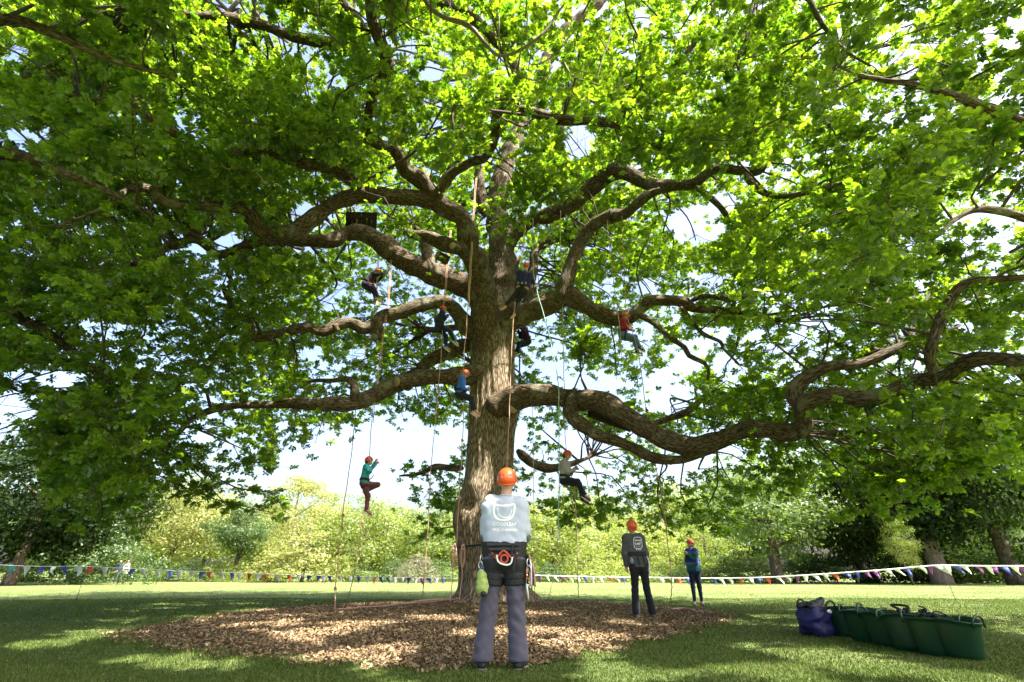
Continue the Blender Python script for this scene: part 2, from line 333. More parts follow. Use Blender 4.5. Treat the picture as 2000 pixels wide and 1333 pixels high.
# ------------------------------------------------------------------ the oak
OAK = thing('oak_tree', 'huge spreading old oak with twisting limbs rising from the mulch bed', 'tree', (TREE[0], TREE[1], float(gz(*TREE))))
def trunk_pts():
    rows = [(956,1186,14.5,150),(955,1165,14.5,128),(951,1130,14.5,117),(947,1085,14.5,112),(947,1030,14.5,110),(952,970,14.5,103),(957,900,14.5,97),(960,830,14.5,94),(962,770,14.55,92),(962,720,14.6,88),(962,685,14.6,92),(961,655,14.65,88),(964,620,14.8,70),(970,580,15.0,52),(974,540,15.2,34)]
    p = [P(a, b, c) for a, b, c, d in rows]; p[0][2] = gz(*TREE)-.25
    return np.array([np.append(q, d/2/FPX*depth(q)*.93) for q, (a, b, c, d) in zip(p, rows)])
LIMB_SAMPLES = []                     # x, y, z, r along every limb
def limb_obj(name, ctl, n, parent, mat, amp=.05, seed=0, step=.09, collar=None, keep=True, cutend=False):
    C = cat_rom(ctl, step); p, r = C[:, :3], np.maximum(C[:, 3], .006)
    if collar: s = np.concatenate(([0], np.cumsum(np.linalg.norm(np.diff(p, axis=0), axis=1)))); r = r*(1+collar*np.exp(-s/.35))*np.clip(.4+s/.22*.6, .4, 1)
    sl_ = np.concatenate(([0], np.cumsum(np.linalg.norm(np.diff(p, axis=0), axis=1)))); r = r*(1+.07*np.sin(sl_*2.9+seed*1.3)+.05*np.sin(sl_*6.7+seed)+.035*np.sin(sl_*11.3+seed*2))
    def disp(th, l, R):
        return R*amp*(np.sin(3*th+l*2.1+seed)*.5+np.sin(2*th-l*3.3+seed*2)*.5+np.sin(5*th+l*5.7)*.3)+R*.035*np.sin(9*th+np.sin(l*4+seed)*1.5)*(n > 14)
    V, F, B = tube(p, r, n, True, disp)
    o = part(name, V, F, mat, parent); set_vec(o.data, 'bark', B+np.array([seed*1.7, seed*.9, seed*3.1]))
    if keep: LIMB_SAMPLES.append(np.column_stack((p, r)))
    return o
tc = cat_rom(trunk_pts(), .045); p, r = tc[:, :3], tc[:, 3]
def trunk_disp(th, l, R):
    z = l
    fl = np.exp(-np.maximum(z-.15, 0)/.42)
    d = R*fl*(.16+.26*np.maximum(0, np.cos(3*th+.6))+.20*np.maximum(0, np.cos(4*th+2.2)))
    # ridged bark, long fissures wandering round the stem
    wob = np.sin(z*1.3)*.5+np.sin(z*3.1+1)*.25
    d = d+.018*(np.abs(np.sin(11*th+wob+np.sin(z*2.2+th*3)*.7))-.5)+.010*np.sin(25*th+np.sin(z*5+th*4)*1.2)
    d = d+R*.035*np.sin(2*th+z*.8)
    # swollen burl low on the left with a hollow under an old limb scar
    def lump(t0, z0, st, sz, a): return a*np.exp(-(np.angle(np.exp(1j*(th-t0)))/st)**2-((z-z0)/sz)**2)
    d = d+lump(-1.15, 2.35, .7, .62, .22)+lump(-.45, 3.05, .35, .32, .13)-lump(-.55, 2.55, .17, .15, .16)+lump(.6, 2.2, .6, .5, .06)+lump(1.4, 5.4, .6, .5, .14)+lump(-1.5, .15, .36, .34, .50)+lump(1.45, .15, .42, .34, .42)+lump(-.5, .1, .3, .3, .3)+lump(.5, .1, .25, .3, .25)
    return d
# angle of the camera-left side in the tube's own frame: N starts at -Y, B = T x N
BURL_A = math.radians(-40)
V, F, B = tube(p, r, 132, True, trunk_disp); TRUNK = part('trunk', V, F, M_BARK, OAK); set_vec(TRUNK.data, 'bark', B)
LIMB_SAMPLES.append(np.column_stack((p, r)))
TRUNK_BVH = None
def LP(rows): return np.array([np.append(P(a, b, c), .9*d/2/FPX*depth(P(a, b, c))) for a, b, c, d in rows])
def dep(pts, ws, Ys):
    """pixel path + widths + distances, both given at a few knots and spread evenly along it"""
    n = len(pts); t = np.linspace(0, 1, n)
    W = np.interp(t, np.linspace(0, 1, len(ws)), ws); Y = np.interp(t, np.linspace(0, 1, len(Ys)), Ys)
    return LP([(a, b, y, w_) for (a, b), y, w_ in zip(pts, Y, W)])
LIMBS = [
 # front stem and the great left limb that comes towards the camera
 ([(960,745),(957,700),(952,655),(948,610),(944,570),(936,530),(926,503),(912,486),(914,462),(908,438),(895,419),(868,406),(849,389)], [56,66,68,60,58,56,50,46,42,40,42,42,42], [14.6,14.42,14.1,13.7,13.2,12.7,12.3,12.0,11.8,11.5]),
 ([(853,392),(813,388),(760,384),(708,380),(655,397),(616,424),(578,450),(548,457),(512,455),(497,428),(476,406),(423,405),(378,402),(326,395),(292,370),(258,368),(226,386),(200,407),(120,440)], [38,34,36,32,34,36,32,26,24,22,20,14,10,6], [11.6,11.0,10.2,9.4,8.6,7.8,7.0]),
 ([(852,388),(826,356),(793,333),(784,312),(767,290),(741,282),(720,264),(716,236),(724,208),(728,182),(742,160),(756,140),(753,104),(738,68),(728,34),(724,-5),(715,-60)], [36,34,30,24,28,24,22,22,26,28,26,26,26], [11.5,10.6,9.8,9.0,8.2,7.6]),
 ([(708,378),(690,354),(663,337),(624,323),(576,316),(530,297),(476,291),(450,305),(423,326)], [30,27,25,24,22,20,14,8,5], [10.5,9.9,9.3,8.7]),
 ([(862,375),(870,356),(888,335),(918,318),(946,309),(961,284),(969,255),(967,232),(980,217),(1003,213),(1034,217),(1070,229),(1105,235),(1157,237),(1216,245)], [24,21,19,19,20,19,17,20,21,21,21,20], [11.4,10.8,10.2,9.6,9.2,9.0]),
 ([(1213,240),(1218,222),(1227,184),(1281,150),(1323,121),(1354,87),(1378,47),(1400,0),(1420,-50)], [10,9,10,11,9,8,7], [9.0,8.4,7.8]),
 # second left limb
 ([(950,600),(925,572),(891,552),(839,533),(786,507),(747,478),(708,456),(676,458),(645,470),(600,470),(560,470),(500,475),(431,497),(384,470),(331,481),(266,515),(200,526),(100,560)], [56,52,46,46,44,40,34,30,27,26,22,16,16,14,12,8], [14.4,14.0,13.5,13.1,12.6,12,11,10]),
 ([(858,540),(840,520),(834,490),(828,470),(810,440)], [30,26,24,20,12], [13.6,13.8,14.0]),
 ([(912,488),(878,481),(839,464),(813,460),(790,452)], [32,28,28,24,14], [12.2,12.6,13.0]),
 # pale twisting middle left limb
 ([(938,655),(915,640),(898,618),(884,600),(862,590),(820,597),(781,612),(748,618),(733,632),(712,642),(684,631),(657,637),(630,648),(600,640),(558,649),(513,657),(496,660),(491,639),(481,620),(458,612),(447,586),(434,560)], [42,36,31,30,28,28,28,24,22,24,22,20,18,16,14,12,8], [14.4,14.0,13.6,13.2,12.8,12.4,12.0]),
 ([(738,618),(737,640),(733,658)], [22,20,15], [13.45,13.45]),
 ([(500,655),(466,637),(426,662),(398,670),(350,690)], [9,8,7,4], [12.2,11.6]),
 # cut stub, then the lowest left limb
 ([(945,672),(900,677),(873,690),(841,704),(821,719)], [34,30,29,27,25], [14.9,15.4]),
 ([(950,728),(915,734),(886,736),(833,737),(776,749),(741,767),(710,783),(676,791),(649,788),(623,791),(571,788),(518,791),(470,792),(420,800),(378,816),(342,850),(288,874),(230,900)], [48,40,34,34,36,34,32,30,24,18,15,13,12,10,6], [14.3,14.0,13.6,13.1,12.6,12.0,11.4,10.8]),
 ([(690,784),(692,756),(678,741),(649,744),(612,744),(560,752)], [18,15,13,11,8,4], [13.1,13.2,13.3]),
 # back leader and the upper right limb
 ([(964,730),(970,690),(976,640),(983,580),(982,520),(978,470),(972,420),(975,370),(988,320),(1015,245),(1045,180),(1072,112),(1105,60),(1160,15),(1200,-30)], [50,62,68,66,62,56,46,42,36,32,30,28,26,22,18], [14.7,15.0,15.2,15.4,15.4,15,14.4]),
 ([(978,545),(981,508),(985,475),(1016,443),(1042,429),(1081,418),(1121,397),(1155,366),(1186,343),(1213,335),(1252,352),(1278,363),(1318,362),(1357,358),(1383,338),(1410,330),(1455,335),(1487,331),(1502,290),(1523,263),(1560,220),(1600,170)], [36,46,40,34,31,34,38,34,32,28,24,22,20,18,15,13,10,6], [15.1,14.7,14.0,13.2,12.4,11.6,10.8,10.0,9.0]),
 ([(1455,338),(1469,360),(1494,378),(1530,384),(1570,378),(1624,364),(1680,350),(1740,350)], [16,14,13,13,10,7,4], [10.3,9.4,8.6]),
 ([(1358,364),(1396,394),(1417,418),(1428,440),(1458,458),(1490,500),(1540,530)], [14,13,11,9,7,4], [11.3,11.6,11.8]),
 ([(1660,317),(1696,342),(1718,367),(1760,420)], [11,12,11,6], [7.4,7.0]),
 # middle right limb with its upright fork
 ([(970,645),(1000,622),(1028,611),(1067,596),(1106,580),(1128,588),(1155,604),(1184,617),(1213,623),(1236,615),(1256,599),(1274,588),(1329,589),(1355,602),(1397,605),(1424,610),(1470,612),(1520,630)], [56,54,48,44,44,36,36,32,30,28,24,21,18,16,12,7], [14.4,14.0,13.6,13.4,13.2,13.0,12.8,12.4]),
 ([(1093,592),(1102,565),(1118,513),(1134,473),(1155,444),(1186,425),(1218,419),(1239,402),(1265,382),(1290,372)], [40,34,28,27,29,27,25,24,22,16], [13.6,13.2,12.6,12.0]),
 ([(1345,592),(1366,581),(1397,581),(1434,585),(1473,571),(1499,563),(1515,552),(1560,520)], [13,11,11,11,9,7,5], [12.9,12.7]),
 ([(1421,612),(1431,600),(1435,586)], [9,8,8], [12.75,12.75]),
 ([(1240,613),(1262,622),(1284,637),(1302,655),(1337,679),(1346,695),(1376,710),(1384,726),(1381,747)], [13,13,12,12,10,8,5], [12.9,12.7,12.5]),
 ([(1330,600),(1350,626),(1373,652),(1407,668),(1413,681),(1444,713)], [12,10,9,7,5], [12.8,12.4]),
 # great low right limb, dipping and then rising towards the camera
 ([(955,805),(985,785),(1015,775),(1045,772),(1073,772),(1099,778),(1126,784),(1152,781),(1186,790),(1218,810),(1257,836),(1296,857),(1336,871),(1368,869),(1408,858),(1447,841),(1486,838),(1526,845),(1556,843),(1570,826),(1567,797),(1591,778),(1644,772),(1696,779),(1750,762),(1790,744),(1840,738),(1876,714),(1912,701),(1966,702),(2010,706),(2080,715)], [62,52,46,44,44,46,44,42,40,38,37,36,36,34,34,32,32,30,28,26,24], [14.1,13.6,13.1,12.5,11.9,11.2,10.4,9.6,8.7,7.8,6.8,6.0]),
 ([(1105,790),(1118,815),(1134,829),(1165,850),(1205,862),(1239,876),(1270,892),(1310,899),(1350,895),(1400,880)], [26,27,27,25,24,24,22,20,14,8], [13.1,12.7,12.4,12.2]),
 ([(1566,805),(1551,770),(1560,750),(1588,730),(1624,715),(1678,711),(1725,694),(1790,660)], [32,30,26,26,24,24,20,9], [9.7,9.3,8.8]),
 ([(1830,738),(1817,710),(1820,670),(1840,618),(1862,575),(1894,550),(1948,546),(2020,540)], [18,18,22,22,20,16,14,11], [7.5,7.0,6.4]),
 ([(1250,836),(1300,820),(1340,806),(1360,790),(1385,770)], [14,14,15,12,7], [13.6,13.8]),
 ([(1010,880),(1040,905),(1075,915),(1120,905),(1160,890)], [20,20,18,12,6], [15.0,15.6,16.2]),
 ([(905,915),(880,915),(850,912),(820,925),(780,930)], [16,14,12,9,4], [15.0,15.6]),
 # limbs that reach in from beyond the frame
 ([(2200,330),(2080,280),(1960,225),(1870,190),(1780,165),(1690,150),(1640,130)], [30,26,20,15,10,6], [6.0,5.2,4.4]),
 ([(1490,-60),(1474,0),(1460,60),(1446,100),(1420,150)], [13,13,11,6], [7.6,7.9]),
 ([(2150,520),(2030,440),(1940,410),(1880,420),(1820,470)], [22,18,12,6], [5.6,5.4]),
 ([(1560,-60),(1590,20),(1640,90),(1700,130)], [12,10,7,4], [6.0,6.4]),
 ([(-120,330),(0,300),(110,330),(220,380),(300,420)], [34,26,20,12,6], [6.5,7.4]),
 ([(-120,120),(0,40),(90,60),(200,110),(330,150)], [30,24,20,12,6], [5.4,6.4]),
 ([(-150,560),(-20,600),(90,650),(200,740),(260,820)], [30,24,18,12,6], [8.5,9.6]),
 # overhead limbs near the top
 ([(845,-40),(858,0),(903,22),(929,40),(955,67),(981,93),(1002,120),(1012,160)], [30,28,26,24,24,22,20], [9.5,10.5,12.0]),
 ([(656,-30),(664,4),(682,18),(702,44),(720,75)], [24,20,18,18,12], [8.2,9.4]),
 ([(668,90),(640,84),(576,72),(504,47),(432,32),(360,29),(260,10)], [22,24,22,20,16,12], [9.6,8.8,7.6]),
 ([(360,270),(342,259),(306,245),(270,216),(240,200),(150,190)], [20,20,18,14,8], [8.0,7.2]),
 ([(1085,262),(1100,225),(1120,170),(1128,130),(1150,60)], [24,24,18,16,10], [13.6,13.0]),
 ([(903,310),(903,276),(907,200),(910,142),(900,60)], [16,16,14,12,8], [14.6,13.6]),
 ([(946,420),(938,380),(935,340),(930,300)], [26,24,20,14], [14.0,13.6]),
 ([(1010,640),(1030,590),(1040,530),(1052,480),(1110,455)], [26,22,20,16,8], [15.8,16.4]),
 ([(815,640),(850,645),(890,640),(930,640)], [8,14,16,20], [16.4,15.2]),
]
for i, (pts, ws, Ys) in enumerate(LIMBS):
    big = max(ws)
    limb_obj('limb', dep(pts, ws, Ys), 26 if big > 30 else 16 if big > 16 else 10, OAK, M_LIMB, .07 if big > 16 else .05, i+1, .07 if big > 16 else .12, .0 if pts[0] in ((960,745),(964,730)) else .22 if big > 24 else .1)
N_CLEAR = len(LIMB_SAMPLES)
# sawn stubs of old boughs, with pale end grain
M_CUT = simple('sawn_end_grain', (.34, .26, .17), .9, .3, 30., .3)
for k, (px, py, Y, d_, r_) in enumerate([(779,747,13.5,(-.5,-.8,-.15),.17),(1186,778,13.0,(-.1,-.5,.85),.12),(733,655,13.4,(-.1,-.5,-.85),.13),(858,500,12.6,(-.7,-.7,.1),.13),(886,482,11.95,(-.3,-.9,-.2),.12),(1000,800,13.75,(.5,-.85,-.1),.15),(655,637,12.9,(-.2,-.5,.8),.08),(1405,860,11.6,(.2,-.6,-.7),.09)]):
    d_ = np.array(d_, float); d_ /= np.linalg.norm(d_); c = P(px, py, Y); V, F, B = tube([c-d_*r_*2.2, c-d_*r_, c, c+d_*r_*.6], [r_*1.25, r_*1.1, r_, r_*.97], 16, True, lambda th, l, R: R*.05*np.sin(4*th+l*9))
    st_ = part('cut_stub', V, F, M_LIMB, OAK); set_vec(st_.data, 'bark', B+k)
    V, F, _ = tube([c+d_*r_*.55, c+d_*(r_*.6+.006)], [r_*.86, r_*.84], 16); part('end_grain', V, F, M_CUT, st_)
# bare dead twigs hanging in the light under the crown
for k, (pts, ws, Ys) in enumerate([
 ([(824,-10),(840,15),(866,34),(903,45),(924,58),(947,84),(971,108),(1008,102),(1060,66),(1102,8)], [11,10,9,7,5], [6.6,6.2]),
 ([(975,112),(990,128),(1015,147),(1040,157),(1062,152),(1080,130)], [4,3,2], [6.3,6.2]),
 ([(1012,140),(1017,100),(1028,60),(1030,20)], [3,3,2], [6.2,6.1]),
 ([(978,122),(974,80),(975,30)], [3,3,2], [6.3,6.2]),
 ([(1100,120),(1115,145),(1145,160),(1200,172),(1228,166)], [5,4,3], [6.6,6.4]),
 ([(1060,90),(1035,115),(1040,128),(1068,118),(1095,95),(1130,50)], [3,3,2], [6.1,6.0]),
 ([(785,0),(795,25),(800,50),(820,60),(838,68)], [5,4,3], [6.5,6.4]),
 ([(1165,160),(1175,120),(1190,75),(1195,30)], [3,2.5,2], [6.5,6.3]),
 ([(1226,178),(1205,130),(1180,90),(1150,40)], [3,2.5,2], [7.6,7.2]),
 ([(520,360),(490,330),(440,330),(430,318)], [4,3,2], [7.8,7.6])]):
    limb_obj('dead_twig', dep(pts, ws, Ys), 7, OAK, M_DEAD, .04, k+60, .1, None, False)
# ------------------------------------------------------------------ oak leaves, sprays, crown
LEAF_ST = [(0, .014), (.12, .08), (.24, .19), (.32, .12), (.45, .29), (.55, .17), (.68, .36), (.78, .21), (.90, .26), (1., .03)]
def leaf_arrays(curl=.0, fold=.18):
    V, F = [], []
    for i, (t, w_) in enumerate(LEAF_ST):
        z = -curl*t*t; V += [(-w_, t, z+w_*fold), (0, t, z), (w_, t, z+w_*fold)]
    for i in range(len(LEAF_ST)-1):
        a = i*3; F += [(a, a+1, a+4, a+3), (a+1, a+2, a+5, a+4)]
    return np.array(V, float), np.array(F, np.int32)
def rot_to(az, el, roll):
    """matrix taking a leaf (along +Y, facing +Z) to point at azimuth az, elevation el"""
    return np.array(Matrix.Rotation(az, 3, 'Z')@Matrix.Rotation(el, 3, 'X')@Matrix.Rotation(roll, 3, 'Y'))
LEAF_VAR = [leaf_arrays(c, f) for c, f in ((.05, .15), (.2, .25), (-.08, .1), (.3, .3))]
LEAF_ME = [np_mesh('leaf', v, f, M_LEAF) for v, f in LEAF_VAR]
def spray_layout(rng):
    """list of (variant, origin, matrix, length): leaves round a twig end, as oaks carry them"""
    out = []; n = rng.integers(13, 18); ax = np.array((0, 1., .25)); ax /= np.linalg.norm(ax)
    for i in range(n):
        f = i/n; o = ax*(.02+.17*f); az = i*2.4+rng.normal(0, .25)
        spread = math.radians(78-38*f)
        d = ax*math.cos(spread)+np.array((math.cos(az)*math.sin(spread), 0, math.sin(az)*math.sin(spread)*.55))
        out.append((rng.integers(0, 4), o, rot_to(math.atan2(-d[0], d[1]), math.asin(np.clip(d[2]/np.linalg.norm(d), -1, 1))+rng.normal(0, .2), rng.normal(0, .45)), rng.uniform(.085, .14)))
    return out
LAYOUTS = [spray_layout(RNG) for _ in range(7)]
SPRAYS = bpy.data.collections.new('leaf_sprays')          # not linked: only a library of shapes for the crown
for k, lay in enumerate(LAYOUTS):
    it = [((LEAF_VAR[v][0]*s)@R.T+o_, LEAF_VAR[v][1]) for v, o_, R, s in lay]
    Vl, Fl, _ = merge(it); tv, tf, _ = tube([(0, -.06, -.02), (0, .08, .0), (0, .19, .045)], [.004, .003, .0015], 4, False)
    nq = len(Fl[0]); Va, Fa, _ = merge([(Vl, Fl), (tv, tf)])
    me = np_mesh('leaf_spray', Va, Fa, [M_LEAF, M_TWIG], True, np.r_[np.zeros(nq), np.ones(len(Fa[0])-nq)])
    SPRAYS.objects.link(bpy.data.objects.new('leaf_spray_%d' % k, me))
def scatter_group(coll):
    g = bpy.data.node_groups.new('spray_scatter', 'GeometryNodeTree')
    g.interface.new_socket('Geometry', in_out='INPUT', socket_type='NodeSocketGeometry'); g.interface.new_socket('Geometry', in_out='OUTPUT', socket_type='NodeSocketGeometry')
    gi, go = g.nodes.new('NodeGroupInput'), g.nodes.new('NodeGroupOutput'); ip = g.nodes.new('GeometryNodeInstanceOnPoints')
    ci = g.nodes.new('GeometryNodeCollectionInfo'); ci.inputs['Collection'].default_value = coll; ci.inputs['Separate Children'].default_value = True; ci.inputs['Reset Children'].default_value = True
    def na(n, ty): a = g.nodes.new('GeometryNodeInputNamedAttribute'); a.data_type = ty; a.inputs['Name'].default_value = n; return a.outputs['Attribute']
    er = g.nodes.new('FunctionNodeEulerToRotation'); L = g.links.new
    L(na('rot', 'FLOAT_VECTOR'), er.inputs[0]); L(er.outputs[0], ip.inputs['Rotation']); L(na('scl', 'FLOAT'), ip.inputs['Scale']); L(na('pick', 'INT'), ip.inputs['Instance Index'])
    ip.inputs['Pick Instance'].default_value = True
    L(gi.outputs[0], ip.inputs['Points']); L(ci.outputs[0], ip.inputs['Instance']); L(ip.outputs[0], go.inputs[0])
    return g
SCATTER = scatter_group(SPRAYS)
def scatter(name, pts, rot, scl, pick, parent):
    b = base_of(parent); me = bpy.data.meshes.new(name); me.vertices.add(len(pts)); me.vertices.foreach_set('co', (np.asarray(pts)-b).astype(np.float32).ravel())
    for n, ty, k, a in (('rot', 'FLOAT_VECTOR', 'vector', rot), ('scl', 'FLOAT', 'value', scl), ('pick', 'INT', 'value', pick)):
        at = me.attributes.new(n, ty, 'POINT'); at.data.foreach_set(k, np.asarray(a, np.int32 if ty == 'INT' else np.float32).ravel())
    o = link(name, me, parent); md = o.modifiers.new('sprays', 'NODES'); md.node_group = SCATTER
    return o
# where the crown hangs: pixel windows with a span of distances (x0,y0,x1,y1,Y0,Y1,boughs,radius,sprays)
ZONES = [
 (250,130,1000,820,16.0,21,170,1.2,44), (1000,130,1760,850,16.0,21,170,1.2,44),
 (480,600,1000,840,15.5,20,40,1.0,40), (1000,600,1500,900,15.5,20,44,1.0,40),
 (300,-60,1000,560,11,16,125,.9,36), (1000,-60,1700,560,11,16,125,.9,36),
 (100,250,620,900,10,14.5,100,.95,42), (1380,350,1900,900,9.5,14,110,.95,42),
 (560,-80,1000,300,7,10.5,70,.6,34), (1000,-80,1500,320,6.5,10.5,80,.6,34),
 (-120,-80,560,560,7.5,11,95,.8,40), (1450,-80,2120,620,5,9.5,70,.65,36),
 (-120,500,330,960,7,12,60,.8,38), (1650,500,2150,950,6.5,11,44,.75,36),
 (-150,-100,330,330,5.2,7,16,.5,30), (1560,-100,2120,420,3.9,5.6,18,.45,26),
 (1450,-80,2120,380,6,9.5,46,.65,36), (600,-60,1400,330,9,13,70,.8,36), (1000,280,1520,640,15,20,60,1.1,42), (560,260,1000,600,15,20,34,1.1,42), (1000,100,1520,400,10.5,14.5,50,.85,36),
 (-220,0,330,960,6.5,13,75,.85,40), (-60,-110,560,230,8,14,110,.9,44),
 (1030,640,1260,720,12.2,13.6,12,.5,34), (600,820,760,880,12.5,15,5,.6,26),
]
# hand-placed drooping clusters (x, y, Y, radius, sprays)
EXTRA = [(850,930,16,.7,42),(880,980,16.2,.6,40),(800,910,15.8,.5,26),(850,1030,16,.55,34),(890,1050,16,.4,20),(830,970,16,.5,26),(770,895,15.6,.4,16),(900,900,16.5,.6,30),
 (1040,930,16,.7,38),(1090,980,16.4,.7,40),(1060,880,16,.7,34),(1150,960,16.4,.7,38),(1180,1000,16.4,.6,34),(1130,1010,16.2,.5,22),(1230,980,15.5,.8,40),(1290,960,15,.8,44),(1300,1020,15,.7,38),(1350,1000,14.6,.7,40),(1400,1010,14.2,.6,34),(1250,920,15,.7,34),(1380,940,14,.7,40),(1440,960,13,.7,40),
 (1500,920,12,.7,44),(1560,930,11.5,.7,44),(1620,940,11,.7,42),(1680,960,10.6,.6,42),(1700,1000,10.4,.45,30),(1640,900,11,.6,40),(1740,930,10,.6,40),(1800,940,9.6,.6,38),(1860,900,9,.6,34),(1920,880,8.6,.6,34),(1750,860,9.6,.6,34),
 (240,960,10.5,.7,44),(300,930,10.8,.7,42),(180,900,10,.8,46),(120,880,9.6,.8,46),(200,1000,10.2,.6,38),(270,1010,10.4,.4,24),(340,880,11,.7,36),(400,900,11.6,.6,32),(420,950,11.6,.4,26),(440,985,11.6,.25,14),(380,960,11.4,.35,18),(470,900,12,.5,26),(520,960,12,.3,18),(525,1000,12,.22,12),(510,910,12,.35,18),(560,860,12.4,.5,28),(620,850,12.6,.4,20),(650,870,12.8,.3,14),(680,840,12.8,.4,18),
 (1100,660,12.6,.5,44),(1150,680,12.6,.5,44),(1200,690,12.8,.4,34),(1060,690,12.6,.4,30),(1260,720,13,.4,26),(1225,700,12.8,.3,20),(1240,745,13,.3,16),(1290,715,13.2,.35,20),
 (1000,420,12.2,.5,46),(1040,380,12,.5,44),(1070,350,12,.5,40),(1010,370,12,.5,40),(990,450,12.2,.3,26),(960,400,12,.3,16),(1100,370,12.4,.4,30),
 (690,330,9.4,.45,40),(740,420,10.6,.4,34),(780,440,10.9,.35,26),(650,440,10,.3,18),(560,540,9.6,.5,34),(600,520,10,.3,16),(430,320,8.4,.5,36),(500,250,8.4,.5,36),(570,270,8.8,.45,32),(350,300,7.6,.5,34),(640,280,9,.4,30),
 (1640,120,4.1,.22,12),(1660,70,4.1,.2,10),(1700,30,4.2,.3,16),(1630,180,4.2,.2,8),(1830,150,4.2,.22,10),(1850,130,4.2,.15,7),(1810,240,4.2,.2,9),(1850,260,4.3,.22,10),(1890,240,4.2,.2,8),(1880,310,4.2,.2,9),(1920,370,4.3,.2,9),(1930,460,4.4,.2,8),(1780,200,4.4,.2,8)]
BOTTOM = np.array([(-200,760),(0,790),(60,860),(100,990),(250,1020),(310,960),(360,990),(440,1000),(480,930),(530,1015),(560,900),(650,880),(700,870),(760,850),(830,860),(1000,1000),(1100,1000),(1200,1030),(1320,1050),(1420,1040),(1500,975),(1600,985),(1700,1010),(1800,970),(1900,915),(2200,900)], float)
GAPS = [(610,425,50,32),(590,480,40,18),(1360,440,60,42),(1420,400,30,20),(1300,765,60,50),(1340,700,45,36),(1390,660,40,28),(720,875,120,45),(780,840,60,36),(860,880,30,40),(1020,840,14,40),(1150,745,90,22),(1080,720,40,14),
 (797,95,24,18),(842,131,26,18),(860,152,20,16),(858,252,26,18),(656,157,22,18),(1131,283,34,32),(1125,250,20,20),(1255,30,18,22),(1345,30,16,18),(1235,110,20,14),(119,744,50,24),(29,798,60,34),(40,740,40,30),(173,636,34,16),(230,636,22,14),(155,450,30,16),(60,270,50,24),(30,110,34,30),(450,470,26,22),(860,640,20,16),(820,260,22,12),(1480,655,24,14),(1420,720,34,34),(1560,660,26,16),(1890,640,40,14),(1930,700,60,20),(1770,480,24,10),(640,590,24,18),(600,690,30,16),(900,610,20,16),(1440,880,20,10),(1380,545,50,16),(1180,560,24,14),(1260,560,24,16),(700,690,24,14),(1050,540,20,20),(1010,500,14,18),(660,560,20,14),(345,230,30,12),(1600,300,26,10),(1800,560,22,10)]
# what must stay in view: px box and distance; sprays nearer than that inside the box are pruned away
VIEW = [(690,505,765,605,14),(835,580,895,690,13.8),(870,705,945,830,13.2),(965,505,1055,630,14.5),(1195,600,1265,705,13.8),(685,890,750,1010,14),(1080,880,1150,995,14.4),(930,915,1050,1320,7),(1015,630,1045,660,15.8),(668,420,740,460,13.2),(1150,795,1230,835,12.8)]
rng = np.random.default_rng(5); SD = np.array(SUN_DIR)
BO = []
for (x0, y0, x1, y1, Y0, Y1, n, R, ns) in ZONES:
    for _ in range(n): BO.append((rng.uniform(x0, x1), rng.uniform(y0, y1), rng.uniform(Y0, Y1), R*rng.uniform(.6, 1.15), int(ns*(1.3 if Y0 < 12 else 1.)*rng.uniform(.7, 1.2)), 0))
BO += [(a, b, c, d, n, 1) for a, b, c, d, n in EXTRA]
centres, rads, cnts, kinds = [], [], [], []
for a, b, c, R, n, k in BO:
    p = P(a, b, c)
    if p[2] > 19.5 or p[2] < 1.9: continue
    rr_ = math.hypot(p[0]-TREE[0], p[1]-TREE[1])
    if not k and (rr_ > (16.5 if p[1] < 14.5 else 10.5) or (rr_ < 3.0 and p[2] < 11)): continue
    centres.append(p); rads.append(R); cnts.append(n); kinds.append(k)
n_view = len(centres)
# the rest of the dome, above and behind the camera, which shades the place
def in_frame(p, m=60):
    u, v, f = proj(p); return (p[1]*CT+(p[2]-CAM_H)*ST > .3) and -m < u[0] < 2000+m and -m < v[0] < 1333+m
for _ in range(1300):
    a, r_ = rng.uniform(0, 2*np.pi), 16*math.sqrt(rng.uniform(.05, 1)); x, y = TREE[0]+math.cos(a)*r_, TREE[1]+math.sin(a)*r_
    if y > 24: continue
    top = 18.5-7.5*(r_/16)**2.2; p = np.array((x, y, top-rng.exponential(1.6)))
    if p[2] < 5 or in_frame(p): continue
    w_ = np.array((TREE[0], 12., 8.))-p; t_ = -(w_@SD)          # leave the way of the sun to the heart of the crown open
    if t_ > 0 and np.linalg.norm(w_+t_*SD) < 5.5: continue
    if rng.uniform() < .28: centres.append(p); rads.append(1.2); cnts.append(17); kinds.append(2)
# unseen foliage added sunward to dim the left of lawn and crown
for _ in range(420):
    tgt = np.array((rng.uniform(-14, -4.5), rng.uniform(4, 13), rng.uniform(0, 9))); t_ = rng.uniform(4, 15); p = tgt+SD*t_
    if not 7.5 < p[2] < 16 or math.hypot(p[0]-TREE[0], p[1]-TREE[1]) > 17 or in_frame(p): continue
    centres.append(p); rads.append(1.2); cnts.append(17); kinds.append(2)
